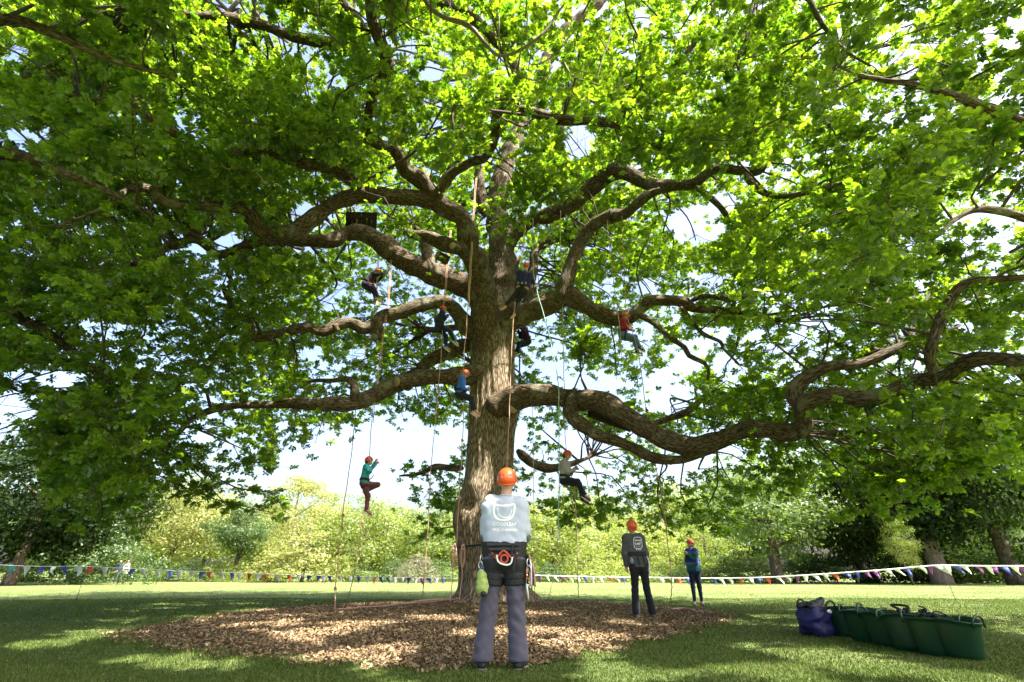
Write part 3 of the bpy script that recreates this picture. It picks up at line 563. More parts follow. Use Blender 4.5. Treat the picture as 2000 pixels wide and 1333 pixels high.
# out-of-frame boughs added towards the sun to put the mulch in broken shade
for _ in range(230):
    tgt = np.array((rng.uniform(-6, 4.5), rng.uniform(4.5, 13), 0)); t_ = rng.uniform(7, 17); p = tgt+SD*t_
    if not 6 < p[2] < 15 or in_frame(p, 20): continue
    centres.append(p); rads.append(1.0); cnts.append(15); kinds.append(2)
for n_, x0, x1, y0, y1 in ((110, 3.2, 6.4, 5.6, 9.2), (130, -9.5, -1.5, 4.2, 8.5)):      # more added, unseen boughs: one set shades the tubs, one the left foreground
    for _ in range(n_):
        p = np.array((rng.uniform(x0, x1), rng.uniform(y0, y1), 0))+SD*rng.uniform(6.5, 16)
        if not 5 < p[2] < 14.5 or in_frame(p, 20): continue
        centres.append(p); rads.append(1.0); cnts.append(15); kinds.append(2)
MAN_AT = G(983, 1308)
for _ in range(90):  # extra boughs out of view, added to keep sun off the man's shirt
    tgt = MAN_AT+np.array((rng.uniform(-.4, .4), 0, rng.uniform(.5, 1.8))); p = tgt+SD*rng.uniform(7.5, 15)
    if in_frame(p, 20): continue
    centres.append(p); rads.append(.7); cnts.append(13); kinds.append(2)
centres = np.array(centres)
LS = np.vstack(LIMB_SAMPLES); LSc = LS[:, :3]
pts, rots, scls, picks, twigs, ids, BOUGH = [], [], [], [], [], [], []
for i, c in enumerate(centres):
    R, n = rads[i], cnts[i]; off = rng.normal(0, 1, (n, 3))*(.55, .55, .30)*R
    if kinds[i] == 1: off[:, 2] -= .25*np.abs(off[:, 0])
    q = c+off; out = off*(1, 1, .4)+rng.normal(0, .25*R, (n, 3)); out[:, 2] -= .10*R
    az = np.arctan2(-out[:, 0], out[:, 1]); el = np.arctan2(out[:, 2], np.hypot(out[:, 0], out[:, 1]))*.7
    pts.append(q); rots.append(np.stack((el, rng.normal(0, .35, n), az), -1)); scls.append(rng.uniform(.8, 1.25, n)*(2.0 if kinds[i] == 2 else 1.05 if c[1] > 16 else .82)); picks.append(rng.integers(0, 7, n)); ids.append(np.full(n, i))
    # bough from the nearest limb, with side twigs out to the sprays
    dd = np.linalg.norm(LSc-c, axis=1); j = int(np.argmin(dd+(LSc[:, 2] > c[2]+1.0)*1.0+rng.exponential(.8, len(dd))))
    a = LSc[j]; L_ = dd[j]
    if kinds[i] == 2 or L_ > 6.5:
        a = c+np.array((TREE[0]-c[0], TREE[1]-c[1], -2.))*.12; L_ = np.linalg.norm(a-c)
    m = a*.5+c*.5+rng.normal(0, .12*L_, 3)+np.array((0, 0, .10*L_)); r0 = min(LS[j, 3]*.6, .012+.008*L_); v_ = (c-m)/np.linalg.norm(c-m)
    ctl = np.array([np.append(a, r0), np.append(a*.25+m*.75+rng.normal(0, .05*L_, 3), r0*.75), np.append(m*.45+c*.55+rng.normal(0, .05*L_, 3), r0*.55), np.append(c, r0*.35+.003), np.append(c+v_*R*.5, .004)])
    C = cat_rom(ctl, .35); BOUGH.append((C, q))
pts, rots, scls, picks, ids = np.vstack(pts), np.vstack(rots), np.concatenate(scls), np.concatenate(picks), np.concatenate(ids)
kd = np.array(kinds)[ids]; u, v, f = proj(pts); keep = np.ones(len(pts), bool); Yp = pts[:, 1]; rnd = rng.uniform(0, 1, len(pts))
inf = (u > -30) & (u < 2030) & (v > -30) & (f > .3)
keep &= ~((kd == 2) & (u > -130) & (u < 2130) & (v > -130) & (f > .3))
low = np.interp(u, BOTTOM[:, 0], BOTTOM[:, 1]); keep &= ~(inf & (v > low+rng.normal(0, 10, len(pts))) & (kd != 1))
sky_l = (u > 540) & (u < 900) & (v > 830) & (kd == 0); keep &= ~(sky_l & (rnd < .93))
for gx_, gy_, rx, ry in GAPS:
    e = ((u-gx_)/rx)**2+((v-gy_)/ry)**2; keep &= ~(inf & (e < 1.0) & (rnd < .97))
for x0, y0, x1, y1, Yv in VIEW: keep &= ~((u > x0-14) & (u < x1+14) & (v > y0-14) & (v < y1+14) & (Yp < Yv+.6))
# prune what hangs straight in front of the open lengths of limb
for li, S in enumerate(LIMB_SAMPLES[:N_CLEAR]):
    su, sv, sf = proj(S[:, :3]); sw = S[:, 3]/sf*FPX
    frac = np.linspace(0, 1, len(S)); show = (sw > 4.5) & (su > -40) & (su < 2040)
    for k_ in np.nonzero(show)[0][::3]:
        mg = sw[k_]+.075*FPX/f; near = (np.abs(u-su[k_]) < mg) & (np.abs(v-sv[k_]) < mg) & (f < sf[k_]-.05)
        keep &= ~(near & (rnd*np.where(kd == 1, 2.6, 1.) < (.96 if li == 0 else (.93 if sw[k_] > 7 else .7) if sv[k_] > 330 else .72 if sw[k_] > 7 else .4)))
# openings in the crown that let the sun down to the mulch, the grass and the trunk
SPOTS = [(G(a, b), r_) for a, b, r_ in [(620,1245,.5),(700,1228,.4),(1110,1268,.6),(1150,1248,.5),(740,1285,.6),(650,1288,.4),(1000,1240,.4),(540,1225,.4),(860,1215,.4),(1240,1225,.35),(70,1262,.5),(150,1238,.4),(290,1292,.5),(420,1300,.4),(1560,1268,.6),(1620,1272,.5),(1680,1292,.6),(1780,1310,.5),(1500,1312,.5),(1450,1215,.5),(1520,1205,.5),(1590,1222,.4),(1200,1310,.5),(1100,1325,.4),(780,1328,.4),(1900,1325,.4),(350,1180,.5),(600,1172,.4),(480,1195,.4),(900,1250,.35),(560,1262,.3),(1060,1205,.3)]]
SPOTS += [(P(935, 940, 13.9), .45), (P(960, 770, 13.9), .4), (P(925, 975, 13.9), .35), (P(835, 395, 11.3), .5), (P(730, 385, 10.4), .5), (P(800, 605, 13.3), .5), (P(680, 632, 12.9), .4), (P(860, 550, 13.8), .5), (P(1080, 590, 13.5), .5)]
for g_, r_ in SPOTS:
    w_ = pts-g_; tt_ = w_@SD; d_ = np.linalg.norm(w_-tt_[:, None]*SD, axis=1); keep &= ~((tt_ > .3) & (d_ < r_*1.15+.012*tt_) & (rng.uniform(0, 1, len(pts)) < .985))
# twigs only where leaves remain for them to carry
tot_ = np.bincount(ids, minlength=len(centres)); kept_ = np.bincount(ids[keep], minlength=len(centres))
for i, (C, q) in enumerate(BOUGH):
    if kept_[i] < .55*tot_[i]: continue
    twigs.append((C if kept_[i] > .6*tot_[i] else C[:-2], 5))
    if kinds[i] == 2: continue
    hs = np.nonzero(keep[ids == i])[0]
    for h in rng.choice(hs, min(len(hs), 8), replace=False):
        b = C[rng.integers(len(C)//2, len(C)), :3]; e = q[h]; mm = (b+e)/2+rng.normal(0, .05, 3)
        twigs.append((np.array([np.append(b, .006), np.append(mm, .0045), np.append(e, .003)]), 3))
pts, rots, scls, picks, kd, ids = pts[keep], rots[keep], scls[keep], picks[keep], kd[keep], ids[keep]
# the nearest sprays in view are built leaf by leaf
u, v, f = proj(pts); vis = (u > 20) & (u < 1980) & (v > 20) & (v < 1000); order = np.argsort(np.where(vis, f, 1e9))
near_i = order[:24]; rest = np.ones(len(pts), bool); rest[near_i] = False
n_leaf = 0
for s_ in near_i:
    R = np.array(Euler(rots[s_]).to_matrix())
    for vv, o_, Rl, ln in LAYOUTS[picks[s_]]:
        if n_leaf >= 298: break
        lf = link('leaf', LEAF_ME[vv], OAK); lf.matrix_basis = Matrix.Translation(Vector(pts[s_]+R@o_*scls[s_]-base_of(OAK)))@Matrix((R@Rl)).to_4x4()@Matrix.Scale(ln*scls[s_], 4); n_leaf += 1
    tv = tube([R@np.array(q_)*scls[s_]+pts[s_] for q_ in ((0, -.12, -.04), (0, .08, .0), (0, .19, .045))], [.004, .003, .0015], 5); twigs.append((None, tv))
crown = scatter('crown', pts[rest], rots[rest], scls[rest], picks[rest], OAK); crown['kind'] = 'stuff'
it = []
for C, n in twigs:
    it.append(n if C is None else tube(C[:, :3], C[:, 3], n, False))
V, F, B = merge([(a[0], a[1]) for a in it]); tw = part('twigs', V, F, M_TWIG, OAK); tw['kind'] = 'stuff'
print('boughs', len(centres), 'sprays', len(pts), 'leaves', n_leaf)
# ------------------------------------------------------------------ trees and shrubs along the far edge of the field
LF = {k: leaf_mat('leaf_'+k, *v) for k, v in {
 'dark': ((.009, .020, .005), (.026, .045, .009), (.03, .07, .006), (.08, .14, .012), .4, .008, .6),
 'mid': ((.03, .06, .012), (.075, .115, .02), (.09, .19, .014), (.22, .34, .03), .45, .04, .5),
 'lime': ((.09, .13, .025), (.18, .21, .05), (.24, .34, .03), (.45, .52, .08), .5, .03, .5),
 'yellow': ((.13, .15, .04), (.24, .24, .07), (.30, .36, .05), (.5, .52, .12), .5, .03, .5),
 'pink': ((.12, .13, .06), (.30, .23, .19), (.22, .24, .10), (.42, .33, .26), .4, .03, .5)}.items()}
def crown_mesh(seed, n_cl, n_lf, size, shape):
    """unit crown (radius 1, height -1..1): clumps of leaf faces through an uneven volume"""
    g = np.random.default_rng(seed); d = g.normal(0, 1, (n_cl, 3)); d /= np.linalg.norm(d, axis=1)[:, None]
    rad = g.uniform(.35, 1, n_cl)**.6*(1+.22*np.sin(d[:, 0]*4+seed)*np.cos(d[:, 1]*3)); c = d*rad[:, None]
    if shape == 'dome': c[:, 2] = np.where(c[:, 2] < 0, c[:, 2]*.8, c[:, 2]); c[:, :2] *= (1.05-.25*np.abs(c[:, 2:]))
    if shape == 'bush': c[:, 2] = np.abs(c[:, 2])*1.9-.98; c[:, :2] *= (1.1-.35*np.clip(c[:, 2:]+.4, 0, 1.4))
    if shape == 'tall': c[:, :2] *= (1.0-.45*np.clip(c[:, 2:], -.2, 1))
    k = g.integers(0, n_cl, n_lf); sc = g.uniform(.10, .24, n_cl)[k]; o_ = g.normal(0, 1, (n_lf, 3))*sc[:, None]*(1, 1, .55); p = c[k]+o_
    nrm = o_+g.normal(0, .09, (n_lf, 3))+c[k]*.08+np.array((0, 0, .05)); nrm /= np.linalg.norm(nrm, axis=1)[:, None]
    a = g.normal(0, 1, (n_lf, 3)); a = np.cross(nrm, a); a /= np.linalg.norm(a, axis=1)[:, None]; b = np.cross(nrm, a); s = g.uniform(.6, 1.3, n_lf)[:, None]*size
    V = np.stack((p-a*s, p-b*s*.6, p+a*s+nrm*s*.3, p+b*s*.6), 1).reshape(-1, 3)
    return np_mesh('crown', V, np.arange(4*n_lf).reshape(-1, 4), LF['mid'], False)
CROWN = {'dome': [crown_mesh(s, 90, 12000, .032, 'dome') for s in (1, 2, 3)], 'tall': [crown_mesh(s, 80, 10000, .026, 'tall') for s in (4, 5)], 'bush': [crown_mesh(s, 60, 5000, .038, 'bush') for s in (6, 7, 8)]}
def own_mat(o, m): o.material_slots[0].link = 'OBJECT'; o.material_slots[0].material = m
def wild(name, label, cat, px, Y, top, wpx, kind, shape, var, trunk=None, lean=0., group=None, cb=.28, trunk_m=None):
    """a tree or shrub at pixel column px, Y metres away, its top at pixel row top, crown wpx wide"""
    x = P(px, 1130, Y)[0]; h = P(px, top, Y)[2]; rx = wpx/2/FPX*depth(np.array((x, Y, 2.))); t = thing(name, label, cat, (x, Y, 0), group)
    m = CROWN[shape][var % len(CROWN[shape])]; c = link('crown', m, t); own_mat(c, LF[kind])
    z0 = 0 if shape == 'bush' else h*cb
    c.location = (0, 0, (h+z0)/2); c.scale = (rx, rx*.9, (h-z0)/2); c.rotation_euler = (0, 0, var*1.7+px)
    if trunk:
        it = [tube(cat_rom(np.array([(0, 0, -.2, trunk*1.35), (lean*.1, 0, .5, trunk), (lean*.5, .1, h*.3, trunk*.85), (lean, 0, h*.6, trunk*.5), (lean*1.1, .2, h*.85, .05)]), .5)[:, :3]+np.array((x, Y, 0)), np.interp(np.linspace(0, 1, len(cat_rom(np.array([(0, 0, -.2, 1.), (lean*.1, 0, .5, 1), (lean*.5, .1, h*.3, 1), (lean, 0, h*.6, 1), (lean*1.1, .2, h*.85, 1)]), .5))), [0, .15, .4, .7, 1], [trunk*1.35, trunk, trunk*.85, trunk*.5, .04]), 12)]
        V, F, B = merge(it); o = part('trunk', V, F, trunk_m or M_FARBARK, t); set_vec(o.data, 'bark', B)
        for k in range(4):
            a = k*1.7+px; z = h*(.28+.1*k); e = np.array((math.cos(a)*rx*.75, math.sin(a)*rx*.6, z+h*.2)); s = np.array((lean*(z/h)*1.4, .05, z))
            C = cat_rom(np.array([s, s*.5+e*.5+np.array((0, 0, -.2)), e]), .5)
            V, F, B = tube(C+np.array((x, Y, 0)), np.linspace(trunk*.4, .03, len(C)), 7); o = part('limb', V, F, trunk_m or M_FARBARK, t); set_vec(o.data, 'bark', B)
    return t
M_FARBARK = bark_mat('far_bark', (.03, .022, .016), (.085, .065, .048), (.16, .125, .095), .2, 14.)
M_PALEBARK = bark_mat('pale_pink_bark', (.12, .085, .075), (.25, .19, .165), (.36, .28, .25), .1, 14.)
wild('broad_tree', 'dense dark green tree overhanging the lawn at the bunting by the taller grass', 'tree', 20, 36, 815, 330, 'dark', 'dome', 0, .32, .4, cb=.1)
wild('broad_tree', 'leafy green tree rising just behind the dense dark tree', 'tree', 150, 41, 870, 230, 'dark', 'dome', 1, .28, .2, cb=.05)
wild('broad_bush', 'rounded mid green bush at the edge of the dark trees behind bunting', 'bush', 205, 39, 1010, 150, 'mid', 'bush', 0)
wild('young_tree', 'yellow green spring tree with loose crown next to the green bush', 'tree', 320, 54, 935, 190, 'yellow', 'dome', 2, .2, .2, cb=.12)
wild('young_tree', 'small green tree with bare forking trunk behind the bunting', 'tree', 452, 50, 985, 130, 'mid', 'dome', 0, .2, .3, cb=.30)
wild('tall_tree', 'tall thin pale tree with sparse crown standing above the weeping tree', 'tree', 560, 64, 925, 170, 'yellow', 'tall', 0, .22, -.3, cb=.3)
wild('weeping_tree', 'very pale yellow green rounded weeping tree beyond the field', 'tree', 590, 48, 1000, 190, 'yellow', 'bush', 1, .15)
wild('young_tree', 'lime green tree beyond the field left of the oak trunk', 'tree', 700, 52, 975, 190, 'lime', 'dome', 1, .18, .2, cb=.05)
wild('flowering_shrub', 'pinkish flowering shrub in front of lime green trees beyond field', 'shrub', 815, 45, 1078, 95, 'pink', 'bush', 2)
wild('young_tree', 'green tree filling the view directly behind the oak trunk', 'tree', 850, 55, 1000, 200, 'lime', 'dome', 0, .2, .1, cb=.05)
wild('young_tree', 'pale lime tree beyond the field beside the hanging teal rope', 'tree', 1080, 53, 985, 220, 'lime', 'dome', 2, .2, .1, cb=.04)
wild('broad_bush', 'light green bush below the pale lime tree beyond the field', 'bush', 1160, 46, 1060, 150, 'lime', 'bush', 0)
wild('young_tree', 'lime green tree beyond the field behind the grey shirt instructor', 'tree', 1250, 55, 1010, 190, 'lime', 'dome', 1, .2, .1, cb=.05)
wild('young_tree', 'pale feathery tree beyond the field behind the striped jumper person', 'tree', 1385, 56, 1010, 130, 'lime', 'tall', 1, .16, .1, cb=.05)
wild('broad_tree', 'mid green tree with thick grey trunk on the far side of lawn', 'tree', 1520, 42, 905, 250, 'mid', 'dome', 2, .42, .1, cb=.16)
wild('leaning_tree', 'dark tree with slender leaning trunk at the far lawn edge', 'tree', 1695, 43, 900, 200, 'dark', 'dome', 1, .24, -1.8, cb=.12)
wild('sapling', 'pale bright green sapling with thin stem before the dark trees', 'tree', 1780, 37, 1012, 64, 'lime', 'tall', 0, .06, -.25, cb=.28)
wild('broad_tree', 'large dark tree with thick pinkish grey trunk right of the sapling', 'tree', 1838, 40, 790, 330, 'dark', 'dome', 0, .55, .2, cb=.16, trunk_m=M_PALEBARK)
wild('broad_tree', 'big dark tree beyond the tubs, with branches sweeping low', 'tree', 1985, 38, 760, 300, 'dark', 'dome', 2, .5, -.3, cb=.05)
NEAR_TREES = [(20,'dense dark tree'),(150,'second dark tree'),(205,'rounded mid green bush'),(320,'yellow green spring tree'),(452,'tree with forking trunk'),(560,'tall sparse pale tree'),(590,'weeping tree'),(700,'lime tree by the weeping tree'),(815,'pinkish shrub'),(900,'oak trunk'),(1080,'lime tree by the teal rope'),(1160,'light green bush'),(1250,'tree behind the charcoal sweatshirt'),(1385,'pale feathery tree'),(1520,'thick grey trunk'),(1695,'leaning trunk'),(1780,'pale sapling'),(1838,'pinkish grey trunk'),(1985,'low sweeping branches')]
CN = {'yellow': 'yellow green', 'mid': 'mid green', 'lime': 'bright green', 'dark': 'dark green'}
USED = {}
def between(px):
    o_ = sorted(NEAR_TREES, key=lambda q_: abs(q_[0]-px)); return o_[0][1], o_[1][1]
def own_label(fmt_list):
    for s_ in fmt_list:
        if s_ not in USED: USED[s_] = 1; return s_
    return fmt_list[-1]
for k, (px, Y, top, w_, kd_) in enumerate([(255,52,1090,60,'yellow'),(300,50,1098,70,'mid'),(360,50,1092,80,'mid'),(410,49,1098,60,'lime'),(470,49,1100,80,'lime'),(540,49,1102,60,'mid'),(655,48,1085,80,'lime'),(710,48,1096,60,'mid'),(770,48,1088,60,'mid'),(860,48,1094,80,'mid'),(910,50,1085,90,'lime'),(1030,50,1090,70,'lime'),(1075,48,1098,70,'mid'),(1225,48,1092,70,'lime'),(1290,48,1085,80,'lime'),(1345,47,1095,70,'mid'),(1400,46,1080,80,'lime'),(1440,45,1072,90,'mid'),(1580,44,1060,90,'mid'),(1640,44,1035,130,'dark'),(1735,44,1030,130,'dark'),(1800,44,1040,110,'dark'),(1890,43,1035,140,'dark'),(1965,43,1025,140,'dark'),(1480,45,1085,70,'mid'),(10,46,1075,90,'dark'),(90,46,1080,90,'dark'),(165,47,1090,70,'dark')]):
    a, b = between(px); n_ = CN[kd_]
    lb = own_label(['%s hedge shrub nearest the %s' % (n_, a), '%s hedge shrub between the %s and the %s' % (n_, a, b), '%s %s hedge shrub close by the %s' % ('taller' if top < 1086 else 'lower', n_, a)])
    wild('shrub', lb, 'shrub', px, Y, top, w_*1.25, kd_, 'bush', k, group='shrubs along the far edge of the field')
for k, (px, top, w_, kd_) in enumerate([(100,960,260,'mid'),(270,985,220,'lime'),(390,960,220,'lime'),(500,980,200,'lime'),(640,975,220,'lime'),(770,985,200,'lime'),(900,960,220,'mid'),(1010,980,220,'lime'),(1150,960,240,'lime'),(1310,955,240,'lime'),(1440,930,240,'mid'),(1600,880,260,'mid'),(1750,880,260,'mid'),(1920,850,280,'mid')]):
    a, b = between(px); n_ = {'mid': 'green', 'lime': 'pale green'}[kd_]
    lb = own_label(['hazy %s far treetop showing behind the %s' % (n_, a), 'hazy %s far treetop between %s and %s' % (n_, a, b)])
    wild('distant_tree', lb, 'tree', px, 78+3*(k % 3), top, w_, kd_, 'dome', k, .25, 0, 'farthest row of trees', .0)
# ------------------------------------------------------------------ bunting
FLAG = {k: simple('flag_'+k, c, .7, .12, 20.) for k, c in dict(white=(.78, .78, .76), blue=(.06, .09, .42), red=(.62, .10, .04), purple=(.24, .07, .28), teal=(.05, .33, .30)).items()}
M_CORD = simple('white_cord', (.75, .75, .72), .7, .1)
def bunting(label, path, flags, rad, skew):
    """path: (px, py, Y); flags: (px, colour)"""
    C = cat_rom(np.array([np.append(P(*q_), q_[0]) for q_ in path]), .25)
    V, F, _ = tube(C[:, :3], rad, 6); t = tag(link('bunting_string', None), label, 'bunting'); t.location = C[0, :3]; part('cord', V, F, M_CORD, t)
    L = C[:, 3]
    for k, (px, col) in enumerate(flags):
        p = np.array([np.interp(px, L, C[:, i]) for i in range(3)]); j = int(np.clip(np.searchsorted(L, px), 1, len(C)-1)); d = C[j, :3]-C[j-1, :3]; d /= np.linalg.norm(d)
        g = np.random.default_rng(k); w_, h = .10*g.uniform(.8, 1.15), .30*g.uniform(.85, 1.15); sk = skew*g.uniform(.3, 1.3); n = 5; V = []
        for i in range(n+1):
            s = i/n; hw = w_*(1-s); c = p+d*sk*s*.2+np.array((0, 0, -h*s*(1-.15*abs(sk))))+np.array((.03*math.sin(s*4+k), -.05*math.sin(s*3+k*2), 0))
            V += [c-d*hw, c+d*hw+np.array((0, .02*math.sin(k+s*5), 0))]
        V = np.array(V); V = np.vstack((V+[0, -.002, 0], V+[0, .002, 0])); m = 2*(n+1); F = []
        for i in range(n): a = 2*i; F += [(a, a+1, a+3, a+2), (m+a, m+a+2, m+a+3, m+a+1), (a, a+2, m+a+2, m+a), (a+1, m+a+1, m+a+3, a+3)]
        part('pennant', V, np.array(F), FLAG[col], t)
W_, B_, R_, U_, T_l = 'white', 'blue', 'red', 'purple', 'teal'
lf = [(25,T_l),(53,W_),(80,B_),(106,W_),(129,B_),(154,W_),(176,R_),(204,W_),(232,W_),(258,B_),(283,W_),(308,W_),(333,B_),(350,W_),(374,W_),(394,B_),(411,R_),(433,W_),(452,B_),(468,W_),(486,R_),(504,W_),(521,R_),(543,W_),(564,R_),(584,W_),(603,B_),(622,B_),(634,W_),(646,B_),(664,W_),(683,W_),(700,B_),(717,W_),(732,R_),(745,B_),(757,B_),(770,W_),(784,W_),(797,B_),(811,W_),(825,U_),(838,B_),(851,W_),(864,B_)]
bunting('thin bunting string of small pennants crossing the lawn up to oak trunk', [(-60,1101,17),(0,1104,17.6),(90,1107,18),(172,1107,18.3),(290,1113,20),(400,1117,21.5),(560,1123,23),(720,1127,24),(880,1130,25),(960,1131,25)], lf, .008, .3)
rf = [(1039,W_),(1052,U_),(1066,W_),(1082,W_),(1096,U_),(1112,W_),(1126,W_),(1139,B_),(1156,W_),(1172,W_),(1190,R_),(1204,W_),(1216,B_),(1288,W_),(1309,W_),(1325,R_),(1341,B_),(1392,B_),(1408,W_),(1424,W_),(1445,R_),(1465,W_),(1481,B_),(1499,R_),(1520,W_),(1537,W_),(1555,U_),(1573,W_),(1591,W_),(1610,W_),(1631,R_),(1649,B_),(1669,B_),(1689,U_),(1709,U_),(1730,W_),(1751,W_),(1770,B_),(1795,W_),(1814,U_),(1832,W_),(1846,W_),(1866,B_),(1885,W_),(1905,U_),(1925,W_),(1940,U_),(1958,B_),(1978,W_),(1994,U_)]
bunting('bunting on broad white tape crossing the lawn behind the tubs, flags blown sideways', [(1000,1124,25),(1030,1124,25),(1160,1127,25),(1300,1129,24),(1400,1130,23),(1500,1128,21.5),(1620,1121,20),(1720,1114,19),(1800,1107,18.3),(1838,1105,18),(1920,1106,17.5),(2000,1106,17),(2060,1106,17)], rf, .02, .9)
M_ROD = simple('grey_steel', (.10, .10, .10), .45, .2, 40., 0, .6)
def rod(px, label, topy, lean, Y):
    a = P(px, topy, Y); b = np.array((a[0]+lean, Y, float(gz(a[0], Y))-.05)); V, F, _ = tube([b, (a+b)/2, a+(0, 0, .04)], .008, 6)
    t = thing('bunting_stake', label, 'stake', b); part('rod', V, F, M_ROD, t)
    m = .5*(a+b); part('eyelet', *torus(a+(0, 0, .03), .02, .005, (1, 0, 0), (0, 0, 1), 10, 5), M_ROD, t)
rod(172, 'thin dark stake holding up the thin bunting string', 1107, -.05, 18.3); rod(1838, 'thin leaning stake holding up the broad white bunting tape', 1105, .12, 18.)
# ------------------------------------------------------------------ tubs and bags
M_TUB = simple('green_plastic', (.001, .030, .010), .4, .12, 12., 0, 0, .5)
M_BLACKS = simple('black_webbing', (.012, .012, .014), .7, .3, 80., .3)
def tub(c, az, s, sq, label):
    t = thing('tub', label, 'tub', c, None); prof = [(0, .012), (.15, .008), (.165, .02), (.172, .06), (.18, .12), (.189, .18), (.197, .24), (.205, .30), (.213, .36), (.222, .40), (.232, .405), (.234, .418), (.224, .424), (.212, .41), (.20, .34), (.18, .2), (.16, .04), (0, .03)]
    n = 40; th = np.linspace(0, 2*np.pi, n, endpoint=False); V = []
    for k, (r, z) in enumerate(prof):
        rib = .0025*(k % 2) if 2 < k < 9 else 0
        lip = .018*np.cos(2*th)*(z/.4)**2                    # the rim dips between the handles
        x = (r+rib)*np.cos(th)*sq*(1+.02*np.sin(3*th+az*5)*z*3); y = (r+rib)*np.sin(th)*(2-sq)*(1+.03*np.cos(2*th+az*9)*z*2); V.append(np.stack((x, y, z+lip), -1))
    V = np.vstack(V)*s*(1, 1, .9); m = len(prof); i = np.arange(m-1)[:, None]*n; j = np.arange(n)[None]; F = np.stack((i+j, i+(j+1) % n, i+n+(j+1) % n, i+n+j), -1).reshape(-1, 4)
    R = np.array(Matrix.Rotation(az, 3, 'Z')@Matrix.Rotation(.07*math.sin(az*9), 3, 'X')@Matrix.Rotation(.06*math.cos(az*13), 3, 'Y')); part('tub_body', V@R.T+c, F, M_TUB, t)
    for sg in (1, -1):
        a = np.linspace(0, np.pi, 12); h = np.stack((np.cos(a)*.085, sg*(.222*(2-sq)+.012*np.sin(a)), .362+np.sin(a)*.07), -1)*s
        h = np.vstack((h[:1]-(0, 0, .05*s), h, h[-1:]-(0, 0, .05*s)))
        V, F, _ = tube(h@R.T+c, .011*s, 8); part('handle', V, F, M_TUB, t)
    return t
tub_px = [(1660,1246),(1698,1255),(1738,1263),(1785,1272),(1838,1281),(1886,1287)]
tub_lb = ['green plastic tub next to the blue bag, end of the row', 'second green tub counting from the blue bag', 'third green tub counting from the blue bag, holding nothing above the rim', 'fourth green tub from the blue bag with black straps spilling over rim', 'fifth green tub from the blue bag with tangled rope inside', 'green tub at the open end of the row, farthest from blue bag']
TUBC = []
for k, (a, b) in enumerate(tub_px):
    c = G(a, b); c[2] += .0; TUBC.append(c); tub(c, .55+.25*math.sin(k*2.1), 1.0, .86+.05*math.sin(k*3), tub_lb[k])
def straps(c, seed, n, label, name, m, r=.013, w_=.16, z0=.36, cat='strap'):
    g = np.random.default_rng(seed); it = []
    for k in range(n):
        q_ = np.cumsum(g.normal(0, .07, (7, 3)), 0); q_ -= q_.mean(0); q_ = np.clip(q_, -w_, w_)*(1, 1, .45)+(0, 0, z0+.01*k); it.append(tube(cat_rom(q_+c, .02), r, 6))
    t = thing(name, label, cat, c+np.array((0, 0, z0-.06)))
    for k, a in enumerate(it): part('strap_loop' if cat == 'strap' else 'rope_loop', a[0], a[1], m, t)
    return t
M_ROPE = simple('salmon_rope', (.50, .30, .21), .8, .35, 90., .4)
M_ROPE2 = simple('cream_rope', (.56, .43, .29), .8, .35, 90., .4)
M_ROPET = simple('teal_white_rope', (.33, .50, .46), .8, .4, 90., .4)
M_PINK = simple('faded_pink_rope', (.44, .24, .20), .8, .35, 90., .4)
straps(TUBC[3]+[0, 0, .0], 3, 6, 'heap of black harness straps in the fourth tub from the blue bag', 'harness_heap', M_BLACKS, .016)
straps(TUBC[4]+[0, 0, .0], 8, 6, 'tangle of dark rope in the fifth tub from the blue bag', 'rope_tangle', M_BLACKS, .008, .18, .37, 'rope')
# ------------------------------------------------------------------ soft shapes: smooth union of tapered capsules and ellipsoids, polygonised
def unit(v): v = np.asarray(v, float); return v/(np.linalg.norm(v)+1e-12)
def cone(a, b, ra, rb=None, k=.03): return ('c', np.asarray(a, float), np.asarray(b, float), ra, ra if rb is None else rb, k)
def ell(c, r, fr=None, k=.02): return ('e', np.asarray(c, float), np.asarray(r, float), np.eye(3) if fr is None else np.asarray(fr, float), 0, k)
def prim_d(p, X, Y, Z):
    if p[0] == 'c':
        a, b, ra, rb = p[1:5]; d = b-a; L2 = d.dot(d)+1e-12
        t = np.clip(((X-a[0])*d[0]+(Y-a[1])*d[1]+(Z-a[2])*d[2])/L2, 0, 1)
        return np.sqrt((X-a[0]-t*d[0])**2+(Y-a[1]-t*d[1])**2+(Z-a[2]-t*d[2])**2)-(ra+(rb-ra)*t)
    c, r, fr = p[1:4]; x, y, z = X-c[0], Y-c[1], Z-c[2]; q_ = [(x*f[0]+y*f[1]+z*f[2])/s for f, s in zip(fr, r)]
    k0 = np.sqrt(q_[0]**2+q_[1]**2+q_[2]**2); k1 = np.sqrt((q_[0]/r[0])**2+(q_[1]/r[1])**2+(q_[2]/r[2])**2)+1e-9
    return k0*(k0-1)/k1
def prim_bb(p):
    if p[0] == 'c': r = max(p[3], p[4]); return np.minimum(p[1], p[2])-r, np.maximum(p[1], p[2])+r
    r = max(p[2]); return p[1]-r, p[1]+r
